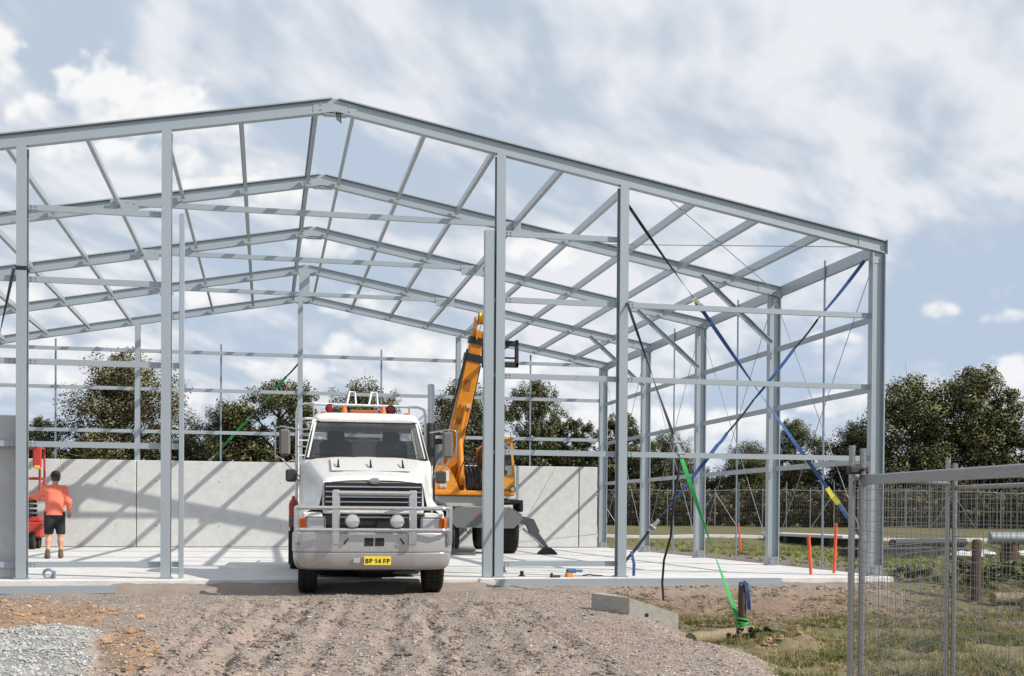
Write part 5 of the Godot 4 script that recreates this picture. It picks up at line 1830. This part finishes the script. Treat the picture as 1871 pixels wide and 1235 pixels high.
func log_at(label: String, p0: Vector3, p1: Vector3, r: float, group := "") -> void:
	var o := base("log", label, "log", Vector3.ZERO, 0.0, group)
	var m := MB.new()
	var pts: Array = []
	var rr: Array = []
	for k in 7:
		var t := k / 6.0
		pts.append(p0.lerp(p1, t) + Vector3(0, 0.012 * sin(k * 2.3), 0.012 * cos(k * 1.9)))
		rr.append(r * (1.0 - 0.12 * t + 0.05 * sin(k * 3.1)))
	m.tube(pts, rr, 14, false)
	obj(m, "stem", M.timber, o)
	var e := MB.new()
	var d := (p1 - p0).normalized()
	e.lathe([Vector2(rr[6] * 0.97, 0.0), Vector2(rr[6] * 0.5, 0.006), Vector2(0, 0.008)], pts[6], d, 16)
	e.lathe([Vector2(rr[0] * 0.97, 0.0), Vector2(rr[0] * 0.5, 0.006), Vector2(0, 0.008)], pts[0], -d, 16)
	obj(e, "cut_end", M.timber, o)

func make_site_things() -> void:
	lying_channel("long galvanised channel lying on the gravel along the slab edge", Vector3(2.45, -0.045, 0.80), Vector3(7.2, -0.045, 0.78))
	lying_channel("galvanised channel lying on the ground beside the concrete wall panel", Vector3(-7.4, -0.11, 0.95), Vector3(-3.14, -0.105, 1.0))
	# concrete wing block half buried at the edge of the drive
	var o := base("concrete_block", "half buried concrete wing block at the edge of the gravel drive", "block", Vector3.ZERO)
	var m := MB.new()
	m.sweep(PackedVector2Array([Vector2(3.43, -0.55), Vector2(4.08, -0.62), Vector2(4.08, -0.24), Vector2(4.04, -0.215), Vector2(3.43, -0.02)]), Vector3(0, 0, 4.42), Vector3(0, 0, 4.60), Vector3.UP)
	m.quad(Vector3(3.43, -0.55, 4.60), Vector3(3.43, -0.02, 4.60), Vector3(3.10, 0.0, 4.02), Vector3(3.10, -0.5, 4.02))
	m.quad(Vector3(3.43, -0.55, 4.42), Vector3(3.28, -0.5, 3.92), Vector3(3.28, 0.0, 3.92), Vector3(3.43, -0.02, 4.42))
	m.quad(Vector3(3.43, -0.02, 4.60), Vector3(3.43, -0.02, 4.42), Vector3(3.28, 0.0, 3.92), Vector3(3.10, 0.0, 4.02))
	m.quad(Vector3(3.10, -0.5, 4.02), Vector3(3.10, 0.0, 4.02), Vector3(3.28, 0.0, 3.92), Vector3(3.28, -0.5, 3.92))
	var blk := obj(m, "wing_wall", M.concrete, o)
	var hl := MB.new()
	hl.lathe([Vector2(0.028, 0), Vector2(0.024, 0.004), Vector2(0, 0.004)], Vector3(3.66, -0.24, 4.599), Vector3(0, 0, 1), 12)
	hl.lathe([Vector2(0.018, 0), Vector2(0.015, 0.004), Vector2(0, 0.004)], Vector3(3.80, -0.33, 4.599), Vector3(0, 0, 1), 12)
	obj(hl, "lifting_hole", M.black, blk)
	# anchor post with a blue rag
	var g := height(4.99, 4.47)
	o = base("timber_post", "short dark timber post wrapped by the green strap", "post", Vector3(4.99, g, 4.47))
	m = MB.new()
	m.lathe([Vector2(0.056, -0.3), Vector2(0.058, 0.2), Vector2(0.056, 0.57), Vector2(0.048, 0.60), Vector2(0, 0.605)], Vector3.ZERO, Vector3(0.01, 1, 0), 14)
	obj(m, "stem", M.post, o)
	var bl := base("blue_webbing_tail", "blue webbing draped over the short timber post", "strap", Vector3(5.045, g, 4.52))
	m = MB.new()
	ribbon(m, [Vector3(-0.03, 0.60, 0.02), Vector3(-0.012, 0.48, 0.016), Vector3(0.0, 0.36, 0.03), Vector3(0.012, 0.25, 0.02)], 0.05)
	ribbon(m, [Vector3(-0.10, 0.565, 0.0), Vector3(-0.05, 0.612, -0.02), Vector3(0.0, 0.57, -0.01)], 0.045)
	obj(m, "webbing", M.strap_blue, bl)
	log_at("pale log lying in the grass at the foot of the strapped post", Vector3(3.82, height(3.82, 5.75) + 0.05, 5.75), Vector3(4.85, height(4.85, 5.1) + 0.06, 5.1), 0.085)
	log_at("thin dead branch lying in the grass beyond the pale log", Vector3(5.0, height(5.0, 5.3) + 0.09, 5.3), Vector3(5.55, height(5.55, 6.1) + 0.03, 6.1), 0.026)
	# bollard and logs beyond the fence
	g = height(9.93, 2.0)
	o = base("timber_bollard", "upright round timber bollard standing in the grass", "bollard", Vector3(9.93, g, 2.0))
	m = MB.new()
	m.lathe([Vector2(0.075, -0.3), Vector2(0.075, 0.94), Vector2(0.06, 0.97), Vector2(0, 0.975)], Vector3.ZERO, Vector3.UP, 16)
	obj(m, "stem", M.post, o)
	log_at("sawn log lying against the foot of the timber bollard", Vector3(10.05, height(10.1, 2.2) + 0.10, 2.25), Vector3(12.4, height(12.4, 2.4) + 0.10, 2.6), 0.10)
	log_at("thicker sawn log lying in front of the first log", Vector3(10.25, height(10.3, 2.8) + 0.11, 2.75), Vector3(12.8, height(12.8, 3.0) + 0.11, 3.1), 0.125)
	# orange conduits that come up through the slab
	for q in [[8.28, -0.40, 0.70, 0.05, "short orange conduit rising from the slab near the corner column"], [8.98, -0.93, 0.90, -0.035, "tall orange conduit rising from the slab near the corner column"]]:
		o = base("conduit", q[4], "conduit", Vector3(q[0], 0.0, q[1]))
		m = MB.new()
		m.tube([Vector3(0, 0.0, 0), Vector3(-q[3] * 0.5, q[2] * 0.5, 0), Vector3(-q[3], q[2], 0)], [0.027], 12)
		m.lathe([Vector2(0.031, 0), Vector2(0.031, 0.05), Vector2(0.027, 0.055)], Vector3(-q[3] * 0.3, q[2] * 0.3, 0), Vector3(-q[3], q[2], 0), 12)
		obj(m, "conduit_wall", M.stake, o)
	for q in [[13.6, -16.5, 0.9, 0.10, "leaning orange survey stake on the far side of the shed"], [17.2, -22.0, 0.8, -0.06, "yellow survey stake standing in the far grass"]]:
		var gy := height(q[0], q[1])
		o = base("survey_stake", q[4], "stake", Vector3(q[0], gy, q[1]))
		m = MB.new()
		m.block(Vector3(0, q[2] * 0.5 - 0.06, 0), Vector3(0.05, q[2] + 0.12, 0.03), 0.004, Basis(Vector3(0, 0, 1), q[3]))
		obj(m, "stake_shaft", M.strap_yellow if q[0] > 15.0 else M.stake, o)
	# sheets and black steel stacked on the grass
	g = height(18.3, -14.0)
	for k in 4:
		o = base("black_pipe", "black plastic pipe in the low stack on the grass", "pipe", Vector3.ZERO, 0.0, "black pipes stacked on the grass")
		m = MB.new()
		var y := g + 0.14 + 0.24 * (k / 3)
		m.tube([Vector3(16.7 + 0.1 * k, y, -13.2 - 0.27 * (k % 3)), Vector3(20.4, y, -14.9 - 0.27 * (k % 3))], [0.13], 14)
		obj(m, "pipe_wall", M.plastic, o)
	for k in 3:
		o = base("steel_sheet_stack", ["flat stack of dark cladding sheets nearest the corner column", "flat stack of dark cladding sheets between two others", "flat stack of dark cladding sheets beside the white bags"][k], "sheets", Vector3(15.6 + 0.8 * k, height(15.6, -11.0), -11.4 - 0.7 * k), 0.35, "stacks of dark cladding sheets")
		m = MB.new()
		for i in 5:
			m.block(Vector3(0.03 * (i % 2), 0.05 + 0.05 * i, 0.02 * (i % 3)), Vector3(2.6, 0.035, 0.7), 0.006)
		obj(m, "sheet", M.dark, o)
	for k in 6:
		var x := 17.5 + 0.55 * k
		var z := -10.4 - 0.35 * (k % 3)
		o = base("white_bag", "crumpled white bag lying beside the dark sheet stacks", "bag", Vector3(x, height(x, z), z), k * 0.9, "white bags beside the sheets")
		m = MB.new()
		var rows: Array = []
		var rr := RandomNumberGenerator.new()
		rr.seed = 900 + k
		for i in 7:
			var row: Array = []
			var t := i / 6.0
			for j in 12:
				var a := -TAU * j / 12.0
				var s := 0.30 * sin(PI * clampf(0.08 + t * 0.92, 0, 1)) * rr.randf_range(0.8, 1.15)
				row.append(Vector3(cos(a) * s * 1.3, 0.26 * t, sin(a) * s))
			rows.append(row)
		m.loft(rows, true, 0.3)
		m.cap(rows[0], true)
		obj(m, "bag_skin", M.sheet, o)
	o = base("culvert_pipe", "corrugated blue grey culvert pipe resting on timber blocks", "pipe", Vector3.ZERO)
	m = MB.new()
	var pts: Array = []
	var rad: Array = []
	var gy2 := height(19.0, -9.0)
	for k in 90:
		pts.append(Vector3(17.15 + 0.05 * k, gy2 + 0.62, -8.6 + 0.012 * k))
		rad.append(0.155 + 0.008 * (k % 2))
	m.tube(pts, rad, 18)
	obj(m, "pipe_wall", M.pipe, o)
	for k in 3:
		o = base("timber_block", "square timber block propping up the culvert pipe", "timber", Vector3(17.7 + 1.6 * k, gy2, -8.57 + 0.35 * k), 0.0, "timber blocks under the culvert pipe")
		m = MB.new()
		m.block(Vector3(0, 0.14, 0), Vector3(0.24, 0.30, 0.5), 0.01)
		m.block(Vector3(0.01, 0.38, 0), Vector3(0.22, 0.17, 0.44), 0.01, Basis(Vector3.UP, 0.1))
		obj(m, "timber_piece", M.post, o)
	o = base("cladding_bundle", "long pale bundle of cladding sheets on dark bearers in the grass", "sheets", Vector3(20.0, height(20.0, -25.0), -24.8))
	m = MB.new()
	m.block(Vector3(0, 0.36, 0), Vector3(1.2, 0.12, 7.5), 0.02)
	obj(m, "sheet_bundle", M.sheet, o)
	m = MB.new()
	for z in [-3.0, -1.0, 1.0, 3.0]:
		m.block(Vector3(0, 0.13, z), Vector3(1.3, 0.34, 0.25), 0.01)
	obj(m, "bearer", M.plastic, o)
	# kerb of a path across the far grass
	m = MB.new()
	var last := Vector3(11.0, 0, -31.0)
	for k in 24:
		var nx := Vector3(11.0 + 1.6 * (k + 1), 0, -31.0 + 0.28 * (k + 1))
		var a := Vector3(last.x, height(last.x, last.z) + 0.04, last.z)
		var b := Vector3(nx.x, height(nx.x, nx.z) + 0.04, nx.z)
		m.sweep(PackedVector2Array([Vector2(-0.55, -0.12), Vector2(0.55, -0.12), Vector2(0.53, 0.05), Vector2(-0.53, 0.05)]), a, b, Vector3.UP, false)
		last = nx
	tag(obj(m, "concrete_path", M.slab), "narrow concrete path across the grass behind the shed", "path", "", "structure")
	# things left on the slab
	o = base("cordless_tool", "blue and orange power tool left on the slab", "tool", Vector3(3.86, 0.0, 0.02), 0.2)
	m = MB.new()
	m.block(Vector3(0.0, 0.10, 0), Vector3(0.18, 0.07, 0.07), 0.02)
	m.block(Vector3(0.14, 0.10, 0), Vector3(0.14, 0.04, 0.04), 0.015)
	obj(m, "body", M.strap_blue, o)
	m = MB.new()
	m.block(Vector3(-0.04, 0.035, 0), Vector3(0.12, 0.07, 0.08), 0.01)
	obj(m, "battery_pack", M.orange, o)
	m = MB.new()
	m.tube([Vector3(0.2, 0.02, 0.0), Vector3(0.32, 0.04, 0.05), Vector3(0.42, 0.02, 0.0), Vector3(0.55, 0.015, 0.04)], [0.012], 6)
	obj(m, "lead", M.black, o)
	o = base("steel_offcut", "dark flat steel offcut lying beside the power tool", "offcut", Vector3(3.55, 0.0, 0.18), 0.15)
	m = MB.new()
	m.block(Vector3(0, 0.02, 0), Vector3(0.16, 0.035, 0.08), 0.006)
	m.block(Vector3(-0.06, 0.04, 0), Vector3(0.03, 0.07, 0.06), 0.006)
	obj(m, "offcut_plate", M.dark, o)
	o = base("coil_of_strap", "small dark coil of strap lying on the slab by a column", "strap", Vector3(-4.23, 0.0, -0.05), 0.0)
	m = MB.new()
	var ring: Array = []
	for k in 17:
		var a := TAU * k / 16.0
		ring.append(Vector3(0.07 * cos(a), 0.075 + 0.065 * sin(a), 0.02 * sin(a)))
	m.tube(ring, [0.022], 8, false)
	m.block(Vector3(0.08, 0.06, 0), Vector3(0.04, 0.12, 0.05), 0.01)
	obj(m, "webbing_coil", M.rod, o)
	for q in [[3.05, -1.6, "dark"], [3.08, -0.2, "dark"], [-3.3, -9.5, "dark"]]:
		o = base("bolt_stub", "small dark bolt standing up from the slab", "bolt", Vector3(q[0], 0.0, q[1]), 0.0, "bolts standing up from the slab")
		m = MB.new()
		m.lathe([Vector2(0, 0), Vector2(0.06, 0), Vector2(0.055, 0.02), Vector2(0.03, 0.022), Vector2(0.03, 0.09), Vector2(0, 0.09)], Vector3.ZERO, Vector3.UP, 10)
		obj(m, "bolt_shank", M.dark, o)
	o = base("steel_beam_offcut", "dark steel beam lying on the slab before the crane", "beam", Vector3(3.35, 0.0, -10.2), 0.0)
	m = MB.new()
	for y in [0.012, 0.148]:
		m.block(Vector3(0, y, 0), Vector3(1.4, 0.018, 0.12), 0.003)
	m.block(Vector3(0, 0.08, 0), Vector3(1.4, 0.12, 0.014), 0.003)
	obj(m, "beam_section", M.crane_grey, o)
	# scissor lift
	o = base("scissor_lift", "red scissor lift standing by the back wall beside the worker", "lift", Vector3(-8.05, 0.0, -15.3), 0.0)
	for x in [-0.8, 0.8]:
		for z in [-0.38, 0.38]:
			wheel(o, Vector3(x + 0.1, 0.22, z), 0.22, 0.15, signf(z), M.dark)
	m = MB.new()
	m.block(Vector3(0.05, 0.52, 0), Vector3(2.15, 0.42, 0.72), 0.04)
	m.block(Vector3(0.05, 0.80, 0), Vector3(2.1, 0.14, 0.66), 0.03)
	obj(m, "chassis", M.red, o)
	m = MB.new()
	for z in [-0.28, 0.28]:
		for k in 3:
			for s in [-1.0, 1.0]:
				m.sweep(PackedVector2Array([Vector2(-0.02, -0.04), Vector2(0.02, -0.04), Vector2(0.02, 0.04), Vector2(-0.02, 0.04)]), Vector3(-0.9 * s, 0.90 + 0.13 * k, z + 0.025 * s), Vector3(0.9 * s, 1.03 + 0.13 * k, z + 0.025 * s), Vector3.UP)
	obj(m, "scissor_arms", M.dark, o)
	m = MB.new()
	m.block(Vector3(0.05, 1.36, 0), Vector3(2.1, 0.10, 0.74), 0.02)
	obj(m, "platform", M.red, o)
	m = MB.new()
	for x in [-0.98, 0.0, 1.08]:
		for z in [-0.35, 0.35]:
			m.tube([Vector3(x, 1.4, z), Vector3(x, 2.72, z)], [0.03], 8)
	for y in [1.9, 2.72]:
		for z in [-0.35, 0.35]:
			m.tube([Vector3(-0.98, y, z), Vector3(1.08, y, z)], [0.03], 8)
		for x in [-0.98, 1.08]:
			m.tube([Vector3(x, y, -0.35), Vector3(x, y, 0.35)], [0.03], 8)
	m.block(Vector3(1.02, 2.45, 0.36), Vector3(0.22, 0.55, 0.08), 0.03)
	obj(m, "guard_rail", M.red, o)
	m = MB.new()
	m.block(Vector3(1.02, 2.20, 0.36), Vector3(0.16, 0.10, 0.10), 0.02)
	obj(m, "control_box", M.yellow, o)

# ---------------------------------------------------------------- worker
# bones: [a, b, radius a, radius b]; joined by a smooth minimum and meshed as surface nets
func flesh(m: MB, bones: Array, cell: float, blend: float, lo_cut := -10.0, hi_cut := 10.0) -> void:
	var lo := Vector3(1e9, 1e9, 1e9)
	var hi := -lo
	for b in bones:
		for e in 2:
			var r: float = b[2 + e] + 0.04
			lo = lo.min(b[e] - Vector3(r, r, r))
			hi = hi.max(b[e] + Vector3(r, r, r))
	var nx := int((hi.x - lo.x) / cell) + 2
	var ny := int((hi.y - lo.y) / cell) + 2
	var nz := int((hi.z - lo.z) / cell) + 2
	var f := PackedFloat32Array()
	f.resize(nx * ny * nz)
	f.fill(1.0)
	for b in bones:
		var a: Vector3 = b[0]
		var d: Vector3 = b[1] - a
		var l2 := maxf(d.length_squared(), 1e-9)
		var rr := maxf(b[2], b[3]) + 0.10
		var p0 := ((a.min(b[1]) - Vector3(rr, rr, rr) - lo) / cell).max(Vector3.ZERO)
		var p1 := (a.max(b[1]) + Vector3(rr, rr, rr) - lo) / cell
		for k in range(int(p0.z), mini(nz, int(p1.z) + 1)):
			for j in range(int(p0.y), mini(ny, int(p1.y) + 1)):
				for i in range(int(p0.x), mini(nx, int(p1.x) + 1)):
					var p := lo + Vector3(i, j, k) * cell
					var t := clampf((p - a).dot(d) / l2, 0.0, 1.0)
					var v := (p - a - d * t).length() - lerpf(b[2], b[3], t)
					var q := (k * ny + j) * nx + i
					var o := f[q]
					var h := maxf(blend - absf(o - v), 0.0) / blend
					f[q] = minf(o, v) - h * h * blend * 0.25
	for k in nz:
		for j in ny:
			var y := lo.y + j * cell
			var cut := maxf(lo_cut - y, y - hi_cut)
			if cut > -cell * 2.0:
				for i in nx:
					var q := (k * ny + j) * nx + i
					f[q] = maxf(f[q], cut)
	var at := {}
	for k in nz - 1:
		for j in ny - 1:
			for i in nx - 1:
				var q := (k * ny + j) * nx + i
				var s := 0
				var c := Vector3.ZERO
				var cnt := 0
				var vals: Array[float] = []
				for e in 8:
					var w := f[q + (e & 1) + ((e >> 1) & 1) * nx + (e >> 2) * nx * ny]
					vals.append(w)
					if w < 0.0:
						s += 1
				if s == 0 or s == 8:
					continue
				for e in 8:
					for ax in 3:
						var g := e | (1 << ax)
						if g == e:
							continue
						if (vals[e] < 0.0) != (vals[g] < 0.0):
							var t := vals[e] / (vals[e] - vals[g])
							var pa := Vector3(e & 1, (e >> 1) & 1, e >> 2)
							var pb := Vector3(g & 1, (g >> 1) & 1, g >> 2)
							c += pa.lerp(pb, t)
							cnt += 1
				c = c / cnt
				var gr := Vector3(vals[1] + vals[3] + vals[5] + vals[7] - vals[0] - vals[2] - vals[4] - vals[6], vals[2] + vals[3] + vals[6] + vals[7] - vals[0] - vals[1] - vals[4] - vals[5], vals[4] + vals[5] + vals[6] + vals[7] - vals[0] - vals[1] - vals[2] - vals[3])
				at[q] = [lo + (Vector3(i, j, k) + c) * cell, gr.normalized()]
	var step := [1, nx, nx * ny]
	for q in at:
		for ax in 3:
			var u: int = step[(ax + 1) % 3]
			var w: int = step[(ax + 2) % 3]
			var n1: int = q + step[ax]
			if n1 >= f.size():
				continue
			# the edge that starts at this cell's lowest corner, along ax
			if (f[q] < 0.0) == (f[n1] < 0.0):
				continue
			if not (at.has(q - u) and at.has(q - w) and at.has(q - u - w)):
				continue
			var a: Array = at[q]
			var b: Array = at[q - u]
			var c2: Array = at[q - u - w]
			var d2: Array = at[q - w]
			if f[q] < 0.0:
				m.tri_n(a[0], b[0], c2[0], a[1], b[1], c2[1])
				m.tri_n(a[0], c2[0], d2[0], a[1], c2[1], d2[1])
			else:
				m.tri_n(a[0], c2[0], b[0], a[1], c2[1], b[1])
				m.tri_n(a[0], d2[0], c2[0], a[1], d2[1], c2[1])

func make_worker() -> void:
	var o := base("person", "person in orange work shirt, black shorts and dark cap walking away across the slab", "person", Vector3(-5.50, 0.0, -8.3), 0.10)
	# faces away from the camera: -z is forward, -x is the left hand
	var hipl := Vector3(-0.09, 0.94, 0.0)
	var hipr := Vector3(0.09, 0.94, 0.0)
	var kneel := Vector3(-0.115, 0.52, 0.01)
	var kneer := Vector3(0.12, 0.52, -0.06)
	var ankl := Vector3(-0.13, 0.10, 0.16)
	var ankr := Vector3(0.125, 0.10, -0.02)
	var shl := Vector3(-0.19, 1.50, 0.0)
	var shr := Vector3(0.19, 1.50, 0.0)
	var ell := Vector3(-0.36, 1.33, -0.16)
	var wrl := Vector3(-0.50, 1.37, -0.40)
	var elr := Vector3(0.285, 1.23, 0.05)
	var wrr := Vector3(0.29, 1.02, -0.10)
	var head := Vector3(0.02, 1.74, -0.03)
	var body: Array = [[Vector3(0, 1.0, 0), Vector3(0, 1.22, 0.005), 0.125, 0.12], [Vector3(0, 1.22, 0.005), Vector3(0, 1.42, 0), 0.12, 0.135], [shl, shr, 0.065, 0.065], [Vector3(0, 1.5, 0), Vector3(0.01, 1.64, -0.02), 0.06, 0.055],
		[hipl, kneel, 0.095, 0.06], [kneel, kneel.lerp(ankl, 0.35), 0.057, 0.06], [kneel.lerp(ankl, 0.35), ankl, 0.06, 0.037], [hipr, kneer, 0.095, 0.06], [kneer, kneer.lerp(ankr, 0.35), 0.057, 0.06], [kneer.lerp(ankr, 0.35), ankr, 0.06, 0.037],
		[shl, ell, 0.052, 0.042], [ell, wrl, 0.042, 0.028], [shr, elr, 0.052, 0.042], [elr, wrr, 0.042, 0.028],
		[head + Vector3(0, -0.02, 0.015), head + Vector3(0, 0.045, 0.02), 0.082, 0.088], [head + Vector3(0, -0.075, -0.05), head + Vector3(0, -0.03, -0.045), 0.05, 0.06]]
	var m := MB.new()
	flesh(m, body, 0.016, 0.05)
	# hands, face and ears on finer grids
	for h in [[wrl, (wrl - ell).normalized()], [wrr, (wrr - elr).normalized()]]:
		var w: Vector3 = h[0]
		var d: Vector3 = h[1]
		var side := d.cross(Vector3(0.3, 1, 0)).normalized()
		var up := side.cross(d)
		var hand: Array = [[w, w + d * 0.05, 0.026, 0.030], [w + d * 0.05, w + d * 0.085 + side * 0.012, 0.03, 0.026], [w + d * 0.05, w + d * 0.085 - side * 0.012, 0.03, 0.024]]
		for k in 4:
			var s := side * (0.028 - 0.019 * k)
			var l: float = [0.036, 0.042, 0.039, 0.030][k]
			var a: Vector3 = w + d * 0.088 + s
			var b: Vector3 = a + d * l - up * 0.012
			hand.append([a, b, 0.0095, 0.0088])
			hand.append([b, b + d * l * 0.5 - up * 0.026, 0.0088, 0.0075])
		hand.append([w + d * 0.03 + side * 0.022, w + d * 0.06 + side * 0.055 - up * 0.01, 0.012, 0.0105])
		hand.append([w + d * 0.06 + side * 0.055 - up * 0.01, w + d * 0.088 + side * 0.058 - up * 0.022, 0.0105, 0.0085])
		flesh(m, hand, 0.005, 0.008)
	var face: Array = [[head + Vector3(0, -0.015, -0.115), head + Vector3(0, 0.015, -0.105), 0.016, 0.010], [head + Vector3(-0.03, -0.075, -0.10), head + Vector3(0.03, -0.075, -0.10), 0.014, 0.014], [head + Vector3(-0.09, -0.03, 0.0), head + Vector3(-0.094, 0.02, 0.008), 0.011, 0.016], [head + Vector3(0.09, -0.03, 0.0), head + Vector3(0.094, 0.02, 0.008), 0.011, 0.016]]
	flesh(m, face, 0.006, 0.01)
	var skin := obj(m, "body", M.skin, o)
	var eyes := MB.new()
	for s in [-1.0, 1.0]:
		eyes.lathe([Vector2(0.012, -0.004), Vector2(0.010, 0.004), Vector2(0, 0.007)], head + Vector3(s * 0.032, 0.012, -0.097), Vector3(0, 0, -1), 10)
	obj(eyes, "eyes", M.dark, skin)
	# clothes
	var sh := MB.new()
	flesh(sh, [[Vector3(-0.05, 0.90, 0.0), Vector3(-0.03, 1.22, 0.005), 0.165, 0.14], [Vector3(0.05, 0.90, 0.0), Vector3(0.03, 1.22, 0.005), 0.165, 0.14], [Vector3(-0.045, 1.2, 0.005), Vector3(-0.06, 1.42, 0), 0.14, 0.14], [Vector3(0.045, 1.2, 0.005), Vector3(0.06, 1.42, 0), 0.14, 0.14], [shl, shr, 0.072, 0.072], [Vector3(0, 1.5, 0), Vector3(0.004, 1.575, -0.01), 0.085, 0.07], [shl, ell, 0.070, 0.062], [ell, ell.lerp(wrl, 0.82), 0.066, 0.045], [shr, elr, 0.070, 0.062], [elr, elr.lerp(wrr, 0.82), 0.066, 0.045]], 0.016, 0.06, 0.93, 1.595)
	obj(sh, "work_shirt", M.shirt, o)
	var st := MB.new()
	flesh(st, [[Vector3(-0.06, 0.97, 0), Vector3(0.06, 0.97, 0), 0.142, 0.142], [hipl, kneel + Vector3(0, 0.05, 0), 0.125, 0.098], [hipr, kneer + Vector3(0, 0.05, 0), 0.125, 0.098]], 0.016, 0.04, 0.52, 1.04)
	obj(st, "shorts", M.shorts, o)
	var cp := MB.new()
	flesh(cp, [[head + Vector3(0, 0.045, 0.02), head + Vector3(0, 0.055, 0.015), 0.103, 0.103], [head + Vector3(-0.03, 0.035, -0.10), head + Vector3(-0.02, 0.028, -0.17), 0.03, 0.012], [head + Vector3(0.03, 0.035, -0.10), head + Vector3(0.02, 0.028, -0.17), 0.03, 0.012]], 0.010, 0.03, head.y + 0.012, 3.0)
	obj(cp, "cap", M.shorts, o)
	var hr := MB.new()
	flesh(hr, [[head + Vector3(0, -0.03, 0.03), head + Vector3(0, 0.04, 0.025), 0.086, 0.092]], 0.010, 0.02, head.y - 0.07, head.y + 0.02)
	obj(hr, "hair", M.dark, o)
	for q in [[ankl, Vector3(-0.28, 0, -0.96)], [ankr, Vector3(0.05, 0, -1.0)]]:
		var a: Vector3 = q[0]
		var d: Vector3 = q[1]
		d = d.normalized()
		var sm := MB.new()
		flesh(sm, [[Vector3(a.x, 0.05, a.z) - d * 0.05, Vector3(a.x, 0.055, a.z) + d * 0.06, 0.05, 0.046], [Vector3(a.x, 0.05, a.z) + d * 0.06, Vector3(a.x, 0.04, a.z) + d * 0.165, 0.046, 0.038], [Vector3(a.x, 0.06, a.z) - d * 0.01, a + Vector3(0, 0.06, 0), 0.052, 0.05]], 0.010, 0.03, 0.003, 3.0)
		obj(sm, "boot", M.shoe, o)
